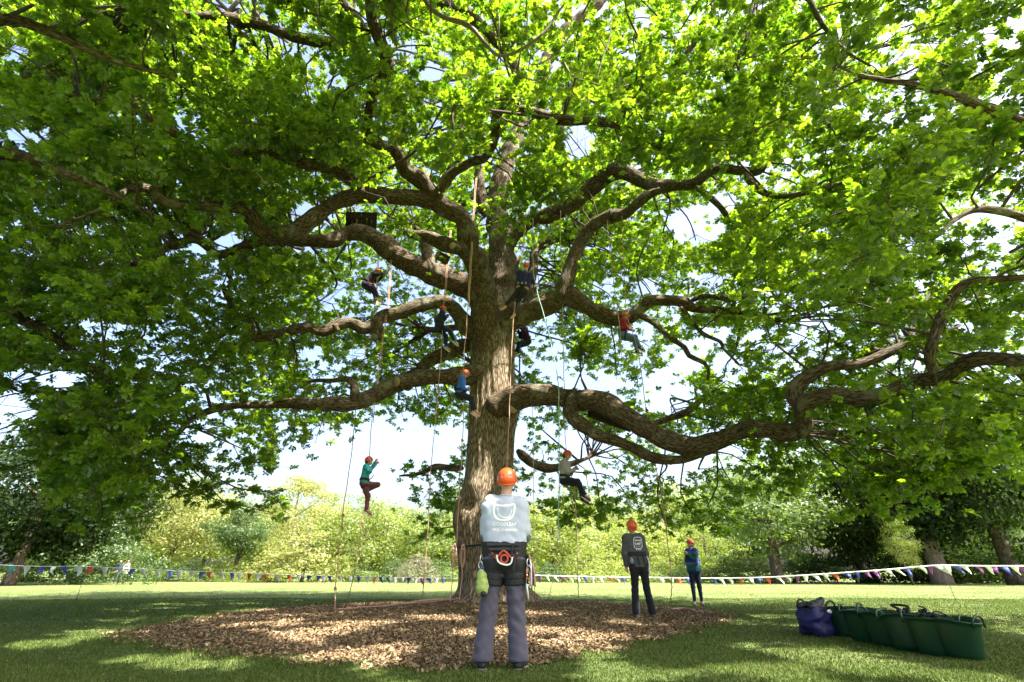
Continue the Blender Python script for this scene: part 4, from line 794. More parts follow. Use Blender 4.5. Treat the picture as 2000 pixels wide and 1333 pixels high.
def sdf_mesh(prims, h, cuts=(), subs=(), wrinkle=0., wf=18., seed=0, smooth=2):
    bbs = [prim_bb(p) for p in prims]; lo = np.min([b[0] for b in bbs], 0)-4*h; hi = np.max([b[1] for b in bbs], 0)+4*h
    n = np.ceil((hi-lo)/h).astype(int)+1; F = np.full(n, .12, np.float32)
    ax = [(lo[i]+h*np.arange(n[i])).astype(np.float32) for i in range(3)]
    def sub(p, m):
        b = prim_bb(p); i0 = np.maximum(0, ((b[0]-m-lo)/h).astype(int)); i1 = np.minimum(n, ((b[1]+m-lo)/h).astype(int)+2); return tuple(slice(a, b_) for a, b_ in zip(i0, i1))
    def axs(s): return ax[0][s[0]][:, None, None], ax[1][s[1]][None, :, None], ax[2][s[2]][None, None, :]
    for p in prims:
        k = p[5]; s = sub(p, k+3*h); d = prim_d(p, *axs(s)).astype(np.float32); f = F[s]
        hh = np.maximum(k-np.abs(f-d), 0)/k; F[s] = np.minimum(f, d)-hh*hh*k*.25
    for p in subs: s = sub(p, 2*h); F[s] = np.maximum(F[s], -prim_d(p, *axs(s)).astype(np.float32))
    X, Y, Z = ax[0][:, None, None], ax[1][None, :, None], ax[2][None, None, :]
    if wrinkle:
        w_ = np.sin(X*wf+seed+2*np.sin(Z*wf*.6+seed))*np.sin(Z*wf*1.3+Y*wf*.7+1.5*np.sin(X*wf*.8))+.6*np.sin(Z*wf*2.3+X*wf*1.1+seed)*np.sin(Y*wf*1.7+X*wf*1.9)
        w_ = w_*(.45+.75*np.sin(X*7+seed)*np.sin(Z*5+seed*2+Y*6))+.35*np.sin(Z*wf*2.9+3*np.sin(X*11+Y*9))
        F = F+(wrinkle*w_).astype(np.float32)
    for c, nn in cuts: c = np.asarray(c, float); nn = unit(nn); F = np.maximum(F, (X-c[0])*nn[0]+(Y-c[1])*nn[1]+(Z-c[2])*nn[2])
    return nets(F.astype(np.float32), lo, h, smooth)
def nets(F, lo, h, smooth):
    S = F < 0; n = np.array(F.shape); idx = -np.ones(n-1, np.int64)
    c8 = [(i, j, k) for i in (0, 1) for j in (0, 1) for k in (0, 1)]
    sl = lambda o_: tuple(slice(o_[i], n[i]-1+o_[i]) for i in range(3))
    cnt = sum(S[sl(o_)].astype(np.int8) for o_ in c8); act = (cnt > 0) & (cnt < 8); ijk = np.argwhere(act); idx[act] = np.arange(len(ijk))
    acc = np.zeros((len(ijk), 3)); num = np.zeros(len(ijk))
    for a in c8:
        for d in range(3):
            if a[d]: continue
            b = list(a); b[d] = 1; fa = F[tuple((ijk+a).T)]; fb = F[tuple((ijk+b).T)]; cr = (fa < 0) != (fb < 0)
            t = np.where(cr, fa/(fa-fb+1e-12), 0); p = np.array(a)+np.outer(t, np.eye(3)[d]); acc += p*cr[:, None]; num += cr
    V = lo+(ijk+acc/num[:, None])*h; Q = []
    for d in range(3):
        e = [0, 0, 0]; e[d] = 1; s0 = tuple(slice(1, n[i]-1) if i != d else slice(0, n[i]-1) for i in range(3)); s1 = tuple(slice(1, n[i]-1) if i != d else slice(1, n[i]) for i in range(3))
        A, B_ = S[s0], S[s1]; x = np.argwhere(A != B_); o0 = np.array([1 if i != d else 0 for i in range(3)]); g_ = x+o0
        if not len(g_): continue
        u_, v_ = [(1, 2), (2, 0), (0, 1)][d]; du = np.eye(3, dtype=int)[u_]; dv = np.eye(3, dtype=int)[v_]
        q_ = np.stack([idx[tuple((g_-a*du-b*dv).T)] for a, b in ((1, 1), (0, 1), (0, 0), (1, 0))], 1); fl = ~A[tuple(x.T)]; q_[fl] = q_[fl][:, ::-1]; Q.append(q_)
    Q = np.vstack(Q); Q = Q[(Q >= 0).all(1)]
    for _ in range(smooth):
        a = np.zeros_like(V); c = np.zeros(len(V))
        for i in range(4):
            for o_ in (1, 3): np.add.at(a, Q[:, i], V[Q[:, (i+o_) % 4]]); np.add.at(c, Q[:, i], 1)
        V = V*.5+.5*a/np.maximum(c, 1)[:, None]
    return V, [Q.astype(np.int32)]
# ------------------------------------------------------------------ people
def fab(name, col, var=.18, rough=.85): return simple(name, col, rough, var, 22., .25, 0, .2, .15)
M_HELMET = simple('orange_helmet_shell', (.68, .085, .015), .28, .08, 6., 0, 0, .5, 0, .5)
M_DARK = simple('dark_rubber', (.015, .015, .016), .6, .3); M_EYE = simple('eye', (.03, .02, .015), .2, .1)
M_METAL = simple('bright_alloy', (.6, .6, .62), .3, .1, 20., 0, .9); M_ORANGE = simple('orange_webbing', (.55, .07, .025), .6, .15)
def hand_prims(w_, d, n, s, curl=.9):
    """palm, four unequal bent fingers and a thumb from wrist w_, along d, curling towards n"""
    d = unit(d); n = unit(n-d*np.dot(n, d)); e = np.cross(d, n); pr = [cone(w_, w_+d*.085*s, .027*s, .033*s, .02*s), cone(w_+d*.06*s-e*.022*s, w_+d*.085*s+e*.022*s, .017*s, .017*s, .015*s)]
    for k, (o_, l) in enumerate(((-.033, .03), (-.011, .036), (.011, .034), (.032, .026))):
        a = w_+d*.09*s+e*o_*s; b = a+(d*math.cos(curl*.6)+n*math.sin(curl*.6))*l*s*1.1; c = b+(d*math.cos(curl*1.6)+n*math.sin(curl*1.6))*l*s
        pr += [cone(a, b, .0095*s, .009*s, .006*s), cone(b, c, .009*s, .0075*s, .005*s)]
    a = w_+d*.02*s-e*.025*s; b = a+unit(d*.7-e*.5+n*.5)*.045*s; pr += [cone(a, b, .012*s, .010*s, .01*s), cone(b, b+unit(d*.7-e*.1+n*.8)*.03*s, .010*s, .0085*s, .006*s)]
    return pr
def head_frame(face): f = unit(face); r = unit(np.cross(f, (0, 0, 1.))); return r, f, np.cross(r, f)
def build_person(label, J, s, face, base, clothes, skin=None, h=.009, group=None, hands=('d', 'd'), hair=None, curl=(1., 1.), helmet=True, palm=None, face_vis=True, skip=()):
    """J: joints in world coordinates; clothes: list of (part name, material, prims, cuts, wrinkle)"""
    t = thing('person', label, 'person', base, group); sk = skin or M_SKIN; r, f, u_ = head_frame(face); hc = J['head']
    H = lambda x, y, z: hc+(r*x+f*y+u_*z)*s
    fr = np.array((r, f, u_)); pr = [ell(H(0, -.012, .02), np.array((.077, .098, .105))*s, fr), ell(H(0, .028, -.055), np.array((.055, .062, .066))*s, fr, .03*s), cone(H(0, .092, .012), H(0, .113, -.026), .010*s, .016*s, .015*s), cone(H(-.033, .082, .026), H(.033, .082, .026), .014*s, None, .02*s), cone(H(-.018, .086, -.068), H(.018, .086, -.068), .009*s, None, .012*s), ell(H(.080, -.01, -.018), np.array((.012, .027, .034))*s, fr, .01*s), ell(H(-.080, -.01, -.018), np.array((.012, .027, .034))*s, fr, .01*s), cone(J['neck'], H(0, -.018, -.05), .058*s, .052*s, .03*s)]
    tors = cone(J['pelvis'], J['neck']*.8+J['pelvis']*.2, .11*s, .085*s, .06*s)
    pr += [tors, cone(J['hipL'], J['shL']*.85+J['neck']*.15, .095*s, .085*s, .06*s), cone(J['hipR'], J['shR']*.85+J['neck']*.15, .095*s, .085*s, .06*s), cone(J['shL'], J['shR'], .055*s, None, .04*s)]
    for q_, hd, cu in (('L', hands[0], curl[0]), ('R', hands[1], curl[1])):
        pr += [cone(J['sh'+q_], J['el'+q_], .052*s, .042*s, .04*s), cone(J['el'+q_], J['wr'+q_], .042*s, .028*s, .03*s), cone(J['hip'+q_], J['kn'+q_], .085*s, .058*s, .05*s), cone(J['kn'+q_], J['an'+q_], .056*s, .038*s, .03*s), cone(J['an'+q_], J['toe'+q_], .038*s, .028*s, .03*s)]
        dd = J['wr'+q_]-J['el'+q_]; n = (palm or {}).get(q_); n = np.asarray(n, float) if n is not None else f
        if np.linalg.norm(np.cross(unit(dd), unit(n))) < .1: n = n+r*.5
        hdv = np.asarray(hd, float) if not isinstance(hd, str) else dd
        pr += hand_prims(J['wr'+q_], hdv, n, s, cu)
    V, F = sdf_mesh(pr, h*s/1.0, subs=[ell(H(.031, .098, .004), np.array((.014, .014, .010))*s, fr), ell(H(-.031, .098, .004), np.array((.014, .014, .010))*s, fr)])
    body = part('body', V, F, sk, t)
    if face_vis:
        for sx in (-1, 1): part('eye', *ball(H(sx*.031, .083, .004), .0105*s, 8), M_EYE, body)
    if hair is not None:
        V, F = sdf_mesh([ell(H(0, -.03, .0), np.array((.088, .098, .118))*s, fr), ell(H(0, -.06, -.06), np.array((.075, .055, .06))*s, fr)], .009*s, [(H(0, .055, 0), f), (H(0, .02, -.02), f*.7-u_*.7)], wrinkle=.003, wf=80.); part('hair', V, F, hair, t)
    if helmet:
        sh = []; sh += [ell(H(0, -.008, .035), np.array((.108, .128, .118))*s, fr, .01)]
        V, F = sdf_mesh(sh, .007*s, [(H(0, .01, .012), -u_*.97+f*.22)], [ell(H(sx*.098, y_, .085), np.array((.02, .014, .012))*s, fr) for sx in (-1, 1) for y_ in (-.05, .0, .05)]+[ell(H(sx*.04, -.118, .09), np.array((.01, .02, .014))*s, fr) for sx in (-1, 1)]); hm = part('helmet', V, F, M_HELMET, t)
        a = np.linspace(0, 2*np.pi, 28, endpoint=False); ring = np.array([H(math.cos(q_)*.110, -.008+math.sin(q_)*.130, .018+.02*math.sin(q_)) for q_ in a]); V, F, _ = tube(np.vstack((ring, ring[:1])), .006*s, 6, False); part('rim', V, F, M_HELMET, hm)
        st = [H(-.085, 0, .01), H(-.078, .02, -.07), H(-.03, .045, -.118), H(.03, .045, -.118), H(.078, .02, -.07), H(.085, 0, .01)]; V, F, _ = tube(cat_rom(np.array(st), .02), .006*s, 5); part('chin_strap', V, F, M_BLACKS, hm)
    for nm, m, prims, cuts, wr in clothes:
        V, F = sdf_mesh(prims, h*1.15*s, cuts, wrinkle=wr, wf=21., seed=len(nm)+base[0]); part(nm, V, F, m, t)
    return t
def top_prims(J, s, ex=.02, sleeve=1., low=.0, arm=.0):
    up = unit(J['neck']-J['pelvis']); pr = [cone(J['pelvis']+up*low, J['neck']*.8+J['pelvis']*.2, .118*s+ex, .09*s+ex, .06*s), cone(J['hipL']+up*low, J['shL']*.82+J['neck']*.18, .098*s+ex, .085*s+ex, .06*s), cone(J['hipR']+up*low, J['shR']*.82+J['neck']*.18, .098*s+ex, .085*s+ex, .06*s), cone(J['shL'], J['shR'], .058*s+ex*.6, None, .05*s), cone(J['neck']*.9+J['pelvis']*.1, J['neck']*.97+J['pelvis']*.03, .075*s+ex*.3, .062*s+ex*.2, .06*s)]
    for q_ in 'LR':
        e = J['el'+q_]; w_ = J['wr'+q_]
        if sleeve <= .5: e2 = J['sh'+q_]+(e-J['sh'+q_])*sleeve*2; pr.append(cone(J['sh'+q_], e2, .055*s+ex*.6, .050*s+ex*.7+arm, .018*s))
        else: pr += [cone(J['sh'+q_], e, .056*s+ex, .046*s+ex*.9, .04*s), cone(e, e+(w_-e)*min(1, (sleeve-.5)*2), .046*s+ex*.9, .034*s+ex*.6, .03*s)]
    return pr
def leg_prims(J, s, ex=.018, flare=.0, hem=.97):
    pr = [cone(J['hipL'], J['hipR'], .10*s+ex, None, .05*s), cone(J['pelvis'], J['pelvis']*.9+J['neck']*.1, .118*s+ex*.6, .115*s+ex*.5, .05*s)]
    for q_ in 'LR': k = J['kn'+q_]; a = J['an'+q_]; pr += [cone(J['hip'+q_], k, .090*s+ex, .060*s+ex, .045*s), cone(k, k+(a-k)*hem, .060*s+ex, .042*s+ex+flare, .03*s)]
    return pr
def shoe(J, q_, s, m, t, up, sole=None):
    a, b = J['an'+q_], J['toe'+q_]; d = unit(b-a-up*np.dot(b-a, up)); hl = a-up*.045*s-d*.05*s; L_ = .215*s; e = np.cross(d, up); fr = np.array((e, d, up))
    pr = [ell(hl+d*L_*.30+up*.005*s, np.array((.042, .085, .045))*s, fr, .03*s), ell(hl+d*L_*.85, np.array((.046, .095, .036))*s, fr, .03*s), cone(a-up*.03*s, a+up*.035*s, .047*s, .045*s, .03*s)]
    V, F = sdf_mesh(pr, .008*s, [(hl-up*.03*s, -up)]); sh = part('shoe', V, F, m, t)
    V, F = sdf_mesh([ell(hl+d*L_*.30-up*.028*s, np.array((.046, .09, .016))*s, fr, .02*s), ell(hl+d*L_*.85-up*.028*s, np.array((.05, .098, .016))*s, fr, .02*s)], .007*s); part('sole', V, F, sole or M_DARK, sh)
def band(J, s, c, n, half, ex, extra=()):
    """belt-like band: torso shape swollen by ex, cut between two planes"""
    n = unit(n); pr = top_prims(J, s, ex, .1)[:3]+list(extra)
    return pr, [(c+n*half, n), (c-n*half, -n)]
def thigh_band(J, q_, s, at, half, ex):
    a, b = J['hip'+q_], J['kn'+q_]; n = unit(b-a); c = a+(b-a)*at; r_ = (.090+(.060-.090)*at)*s+ex
    return [cone(c-n*half*2, c+n*half*2, r_, r_, .01)], [(c+n*half, n), (c-n*half, -n)]
def sit_pose(o_, az, s, lean=.1, thigh=(20, 30), shin=(80, 70), spread=.09, hands=None, twist=0., head_pitch=0., head_yaw=0., torso=.50):
    """seated in a harness at pelvis o_, facing azimuth az (0 = +X, anticlockwise), angles in degrees below the horizontal"""
    f = np.array((math.cos(az), math.sin(az), 0)); l = np.array((-f[1], f[0], 0)); u_ = np.array((0, 0, 1.)); J = {'pelvis': np.array(o_, float)}
    tu = unit(u_*math.cos(lean)+f*math.sin(lean)); J['neck'] = J['pelvis']+tu*torso*s; J['head'] = J['neck']+unit(tu+f*.25)*.165*s
    for q_, sg, th, sn in (('L', 1, thigh[0], shin[0]), ('R', -1, thigh[1], shin[1])):
        J['sh'+q_] = J['neck']-tu*.055*s+l*sg*.155*s; J['hip'+q_] = J['pelvis']+l*sg*.085*s-tu*.02*s
        d = f*math.cos(math.radians(th))-u_*math.sin(math.radians(th))+l*sg*spread; J['kn'+q_] = J['hip'+q_]+unit(d)*.40*s
        d = f*math.cos(math.radians(sn))-u_*math.sin(math.radians(sn)); J['an'+q_] = J['kn'+q_]+unit(d)*.39*s
        d = unit(f*.92-u_*.38); J['toe'+q_] = J['an'+q_]+d*.15*s-u_*.03*s
        hx, hl_, hz = hands[0 if q_ == 'L' else 1]; w_ = J['neck']+f*hx*s+l*sg*hl_*s+tu*hz*s; a = J['sh'+q_]; m = (a+w_)/2; D = np.linalg.norm(w_-a); Lu = .265*s; k = math.sqrt(max(.0004, Lu*Lu-(D/2)**2))
        J['el'+q_] = m+unit(-u_*.8+l*sg*.5-f*.15)*k; J['wr'+q_] = w_
    hy = az+head_yaw; fc = np.array((math.cos(hy)*math.cos(head_pitch), math.sin(hy)*math.cos(head_pitch), math.sin(head_pitch)))
    return J, fc, f, l, tu
def text_arrays(body, width, bold=.0):
    cu = bpy.data.curves.new('lettering', 'FONT'); cu.body = body; cu.align_x = 'CENTER'; cu.align_y = 'CENTER'; cu.offset = bold; cu.resolution_u = 3; cu.space_character = 1.05
    ob = bpy.data.objects.new('lettering', cu); COL.objects.link(ob); dg = bpy.context.evaluated_depsgraph_get(); me = bpy.data.meshes.new_from_object(ob.evaluated_get(dg))
    bm = bmesh.new(); bm.from_mesh(me); bmesh.ops.triangulate(bm, faces=bm.faces[:]); bm.verts.index_update()
    V = np.array([v.co[:] for v in bm.verts]); F = np.array([[v.index for v in f.verts] for f in bm.faces], np.int32); bm.free()
    bpy.data.objects.remove(ob); bpy.data.meshes.remove(me); bpy.data.curves.remove(cu)
    w_ = V[:, 0].max()-V[:, 0].min(); V = V-(V.max(0)+V.min(0))/2; return V*(width/w_), F
def bvh_of(o_):
    me = o_.data; b = base_of(o_); return BVHTree.FromPolygons([Vector(np.array(v.co)+b) for v in me.vertices], [tuple(p.vertices) for p in me.polygons])
def press(V2, F, c, right, up, d, bvh, off=.004):
    """lay a flat print onto a curved cloth: shoot each vertex along d"""
    out = []
    for v in V2:
        p = c+right*v[0]+up*v[1]-d*.6; h_ = bvh.ray_cast(Vector(p), Vector(d)); q_ = np.array(h_[0]) if h_[0] is not None else p+d*.6; out.append(q_-d*off)
    return np.array(out), [np.asarray(F, np.int32)]
def strip2(pts, w_):
    """flat ribbon outline in 2D"""
    p = np.asarray(pts, float); t = np.gradient(p, axis=0); t /= np.linalg.norm(t, axis=1)[:, None]; n = np.stack((-t[:, 1], t[:, 0]), -1); V = np.vstack((p+n*w_/2, p-n*w_/2)); m = len(p)
    F = [(i, i+1, m+i+1) for i in range(m-1)]+[(i, m+i+1, m+i) for i in range(m-1)]; return V, np.array(F, np.int32)
def krab(t, c, u_, v_, s, m, r=.005): part('karabiner', *torus(c, s, r, np.asarray(u_, float), np.asarray(v_, float)*1.6, 14, 5), m, t)
M_PRINT = simple('white_print', (.80, .80, .80), .6, .05)
A3 = lambda o_, d: {k: o_+np.array(v, float) for k, v in d.items()}
UP = np.array((0, 0, 1.))
# ---- the instructor standing on the mulch edge, back to the camera
O1 = G(983, 1308); O1[2] = gz(O1[0], O1[1])
J = A3(O1, dict(pelvis=(.0, 0, .97), neck=(.015, .0, 1.565), head=(.03, .02, 1.73), shL=(-.160, .015, 1.475), shR=(.185, .015, 1.458), elL=(-.198, .03, 1.165), elR=(.222, .03, 1.165), wrL=(-.06, .22, 1.20), wrR=(.08, .25, 1.25), hipL=(-.10, 0, .93), hipR=(.10, 0, .93), knL=(-.15, .015, .50), knR=(.125, .015, .50), anL=(-.20, -.01, .085), anR=(.145, -.01, .085), toeL=(-.225, .16, .04), toeR=(.20, .16, .04)))
tee = fab('pale_grey_blue_cotton', (.41, .45, .54), .06); grey_u = fab('grey_sleeve', (.10, .10, .105)); slate = fab('slate_purple_trousers', (.075, .070, .096), .15)
tb1 = band(J, 1., O1+(0, 0, 1.035), UP, .085, .026)
cl = [('undershirt', grey_u, [cone(J['shL'], J['elL'], .055, .05, .04), cone(J['elL'], J['wrL'], .05, .038, .03), cone(J['shR'], J['elR'], .055, .05, .04), cone(J['elR'], J['wrR'], .05, .038, .03), cone(J['shL'], J['shR'], .055)], (), .002),
      ('t_shirt', tee, top_prims(J, 1., .020, .39, .06, .010), [(O1+(0, 0, 1.045), -UP)], .0065),
      ('trousers', slate, leg_prims(J, 1., .024, .032, .98), [(O1+(0, 0, .07), -UP)], .0075),
      ('harness_belt', M_BLACKS, *tb1, .002), ('harness_seat', M_BLACKS, leg_prims(J, 1., .034)[:2]+[cone(J['hip'+q_], J['kn'+q_], .125, .098, .03) for q_ in 'LR'], [(O1+(0, 0, .955), UP), (O1+(0, 0, .80), -UP)], .003)]
for q_ in 'LR':
    for at in (.30, .42): cl.append(('leg_loop', M_BLACKS, *thigh_band(J, q_, 1., at, .032, .040), .001))
MAN = build_person('man with orange helmet, pale printed t-shirt and loaded climbing harness, arms folded', J, 1., (0.05, .93, .36), O1, cl, None, .008, None, hands=((.9, .3, .3), (-.9, .2, .2)), face_vis=False)
for q_ in 'LR': shoe(J, q_, 1.08, M_DARK, MAN, UP, simple('grey_sole', (.22, .20, .18), .8))
ts = [c for c in MAN.children if c.name.startswith('t_shirt')][0]; bv = bvh_of(ts); XR, YF = np.array((1., 0, 0)), np.array((0, 1., 0))
for body, wd, z in (('GOODLEAF', .245, 1.285), ('TREE CLIMBING', .25, 1.228)):
    v2, f2 = text_arrays(body, wd, .035); part('lettering', *press(v2, f2, O1+(.005, 0, z), XR, UP, YF, bv), M_PRINT, ts, False)
sh_ = [(-.105, .075), (-.112, .0), (-.085, -.06), (-.02, -.082), (.05, -.07), (.09, -.03), (.105, .04), (.10, .078), (.05, .068), (-.02, .062), (-.105, .075)]
v2, f2 = strip2(cat_rom(np.array([np.append(q_, 0) for q_ in sh_]), .012)[:, :2], .020); part('shield_emblem', *press(v2, f2, O1+(.005, 0, 1.405), XR, UP, YF, bv), M_PRINT, ts, False)
v2, f2 = strip2(cat_rom(np.array([np.append(q_, 0) for q_ in [(-.075, .05), (-.06, -.02), (-.01, -.055), (.05, -.045), (.075, .02)]]), .012)[:, :2], .009); part('leaf_emblem', *press(v2, f2, O1+(.005, 0, 1.405), XR, UP, YF, bv), M_PRINT, ts, False)
yb = -.155
part('collar', *torus(O1+(.017, -.002, 1.583), .066, .010, XR, unit((0, 1, .12)), 24, 7), tee, ts)
part('ring', *torus(O1+(.005, yb-.012, .955), .035, .009, XR, UP, 22, 7), M_ORANGE, MAN)
for pth in ([(-.13, yb+.03, 1.02), (-.10, yb, .99), (-.075, yb-.01, .955), (-.04, yb-.016, 1.0), (.0, yb-.018, 1.03), (.04, yb-.016, 1.0), (.085, yb-.01, .955), (.105, yb, .985), (.14, yb+.03, 1.01)],):
    V, F, _ = tube(cat_rom(np.array(pth), .02)+O1, .0085, 6); part('orange_cord', V, F, M_ORANGE, MAN)
V, F, _ = tube(cat_rom(np.array([(-.07, yb-.01, .99), (-.055, yb-.022, .93), (-.01, yb-.03, .905), (.04, yb-.026, .90), (.075, yb-.02, .92), (.085, yb-.02, .97)]), .02)+O1, .009, 6); part('white_cord_loop', V, F, M_CORD, MAN)
for x in (.08, .11): V, F = box(O1+(x, yb-.012, 1.0-.05*(x > .1)), (.018, .012, .2), Matrix.Rotation(.12, 3, 'Y'), .003); part('buckle_strap', V, F, M_DARK, MAN, False)
for i, z in enumerate((1.09, 1.045, .99)): V, F = box(O1+(.0, yb+.005-.006*i, z), (.30 if i else .34, .014, .022), None, .004); part('webbing', V, F, simple('worn_webbing', (.03, .03, .034), .7), MAN, False)
M_LIME = fab('lime_nylon', (.29, .37, .10), .1, .6)
V, F = sdf_mesh([ell(O1+(-.215, -.10, .78), (.05, .042, .085), np.array(Matrix.Rotation(.2, 3, 'Y'))), ell(O1+(-.21, -.11, .69), (.062, .05, .062), None, .06)], .008, wrinkle=.004, wf=40.); po = part('pouch', V, F, M_LIME, MAN)
V, F = sdf_mesh([ell(O1+(-.195, -.15, .645), (.03, .025, .025))], .006); part('toggle', V, F, M_DARK, po)
for k, (x, z, m) in enumerate(((-.235, .90, M_METAL), (-.225, .955, M_METAL), (-.22, .86, simple('blue_alloy', (.08, .12, .45), .3, .1, 20., 0, .7)), (.245, .92, M_METAL), (.25, .86, M_METAL), (.24, .81, M_ORANGE), (.245, .74, M_METAL))): krab(MAN, O1+(x, -.07-.01*k % .03, z), (.6, .8, 0) if k % 2 else (.9, -.4, 0), UP, .022, m)
g = np.random.default_rng(4)
for k in range(5):
    x = .235+.008*k; pth = [(x, -.05, 1.0-.02*k), (x+.025, -.07, .9), (x+.012*k, -.08, .74-.03*(k % 3)), (x+.03, -.05, .72), (x+.02, -.03, .88), (x-.01, -.03, .99)]
    V, F, _ = tube(cat_rom(np.array(pth), .03)+O1, .007 if k % 2 else .009, 6); part('gear_cord', V, F, (M_BLACKS, M_ROPE, M_METAL, M_BLACKS, M_PINK)[k], MAN)
V, F, _ = tube(cat_rom(np.array([(.225, -.06, .75), (.235, -.07, .66), (.245, -.06, .57)]), .03)+O1, .012, 6); part('gear_chain', V, F, M_METAL, MAN)
# ---- the second instructor, looking up
O2 = G(1258, 1213); O2[2] = float(mul_z(O2[0], O2[1]))
J = A3(O2, dict(pelvis=(.0, 0, .95), neck=(-.055, -.01, 1.475), head=(-.085, -.04, 1.635), shL=(-.215, -.01, 1.41), shR=(.095, .0, 1.41), elL=(-.275, -.03, 1.13), elR=(.165, -.01, 1.13), wrL=(-.245, .03, .90), wrR=(.175, .07, .90), hipL=(-.085, 0, .91), hipR=(.085, 0, .91), knL=(-.115, .02, .49), knR=(.115, .02, .49), anL=(-.14, -.01, .085), anR=(.175, -.01, .085), toeL=(-.20, .14, .04), toeR=(.19, .16, .04)))
hood = fab('charcoal_sweatshirt', (.075, .075, .078)); blk = fab('black_trousers', (.012, .012, .018))
cl = [('sweatshirt', hood, top_prims(J, .95, .014, .98, -.02), [(O2+(0, 0, .875), -UP)], .004), ('trousers', blk, leg_prims(J, .95, .010, .026, .98), [(O2+(0, 0, .06), -UP)], .004), ('harness_belt', M_BLACKS, *band(J, .95, O2+(-.02, 0, 1.125), UP, .042, .019), .001), ('harness_seat', M_BLACKS, leg_prims(J, .95, .020)[:2]+[cone(J['hip'+q_], J['kn'+q_], .108, .08, .03) for q_ in 'LR'], [(O2+(0, 0, .90), UP), (O2+(0, 0, .79), -UP)], .002)]
MAN2 = build_person('person in charcoal sweatshirt and black trousers looking up, standing on the mulch', J, .95, (-.25, .70, .62), O2, cl, None, .009, None, face_vis=False, curl=(.7, .7), palm={'L': (1, .2, 0), 'R': (-1, .2, 0)})
for q_ in 'LR': shoe(J, q_, 1., simple('brown_boot', (.10, .07, .05), .8), MAN2, UP)
ts = [c for c in MAN2.children if c.name.startswith('sweatshirt')][0]; bv = bvh_of(ts); c0 = O2+(.0, 0, 1.325)
rr2 = [(math.copysign(abs(math.cos(a))**.45, math.cos(a))*.082, math.copysign(abs(math.sin(a))**.45, math.sin(a))*.105) for a in np.linspace(0, 2*np.pi, 33)]
v2, f2 = strip2(rr2, .010); part('badge_outline', *press(v2, f2, c0, XR, UP, YF, bv), M_PRINT, ts, False)
for body, wd, dz in (('Good', .125, .05), ('Leaf', .115, -.008), ('tree climbing', .12, -.062), ('goodleaf', .11, -.125)):
    v2, f2 = text_arrays(body, wd, .03 if dz > -.03 else .012); part('lettering', *press(v2, f2, c0+(0, 0, dz), XR, UP, YF, bv), M_PRINT, ts, False)
krab(MAN2, O2+(-.155, -.10, 1.005), (.7, -.7, 0), UP, .024, M_METAL, .007); krab(MAN2, O2+(-.145, -.11, .985), (.9, -.4, 0), UP, .02, simple('pale_blue_alloy', (.25, .4, .55), .3, .1, 20., 0, .7))
for x in (-.05, .06, .12): V, F, _ = tube(cat_rom(np.array([(x, -.135, 1.10), (x+.02, -.15, 1.02), (x+.03, -.145, .93)]), .03)+O2, .009, 6); part('harness_strap', V, F, M_BLACKS, MAN2)
V, F, _ = tube(cat_rom(np.array([(.15, -.06, 1.10), (.19, -.07, .98), (.18, -.06, .83), (.20, -.05, .72)]), .03)+O2, .013, 6); part('lanyard', V, F, M_CORD, MAN2)
# ---- the onlooker on the grass
O3 = G(1365, 1184)
J = A3(O3, dict(pelvis=(.0, 0, .93), neck=(.0, 0, 1.44), head=(-.015, -.02, 1.60), shL=(.05, -.16, 1.375), shR=(-.05, .16, 1.375), elL=(.03, -.20, 1.12), elR=(-.14, .10, 1.12), wrL=(-.16, -.16, 1.30), wrR=(-.19, -.08, 1.30), hipL=(.075, -.03, .89), hipR=(-.075, .03, .89), knL=(.08, -.02, .48), knR=(-.09, .01, .48), anL=(.10, 0, .085), anR=(-.10, 0, .085), toeL=(.08, -.15, .04), toeR=(-.15, -.14, .04)))
def stripe_mat():
    m, t, b = new_mat('striped_wool'); ge = nd(t, 'ShaderNodeTexCoord'); sp = nd(t, 'ShaderNodeSeparateXYZ'); t.links.new(ge.outputs['Object'], sp.inputs[0]); ma = nd(t, 'ShaderNodeMath', operation='MULTIPLY', i_1=3.6); t.links.new(sp.outputs['Z'], ma.inputs[0]); fr = nd(t, 'ShaderNodeMath', operation='FRACT'); t.links.new(ma.outputs[0], fr.inputs[0])
    r_ = ramp(t, fr.outputs[0], [(0, (.03, .05, .22)), (.36, (.03, .05, .22)), (.38, (.01, .12, .07)), (.72, (.01, .12, .07)), (.74, (.10, .13, .38))]); t.links.new(r_.outputs[0], b.inputs['Base Color']); b.inputs['Roughness'].default_value = .95; return m
jean = fab('dark_blue_jeans', (.014, .022, .05))
P3 = build_person('person in blue and green striped jumper with hands raised, standing on the grass', J, .95, (-.8, -.55, .2), O3, [('jumper', stripe_mat(), top_prims(J, .95, .02, .98, -.02), [(O3+(0, 0, .86), -UP)], .004), ('jeans', jean, leg_prims(J, .95, .006, -.004, .97), (), .003)], None, .010, None, curl=(1.3, 1.3), hair=simple('brown_hair', (.05, .028, .015), .6))
for q_ in 'LR': shoe(J, q_, .95, simple('tan_shoe', (.28, .19, .12), .8), P3, UP)
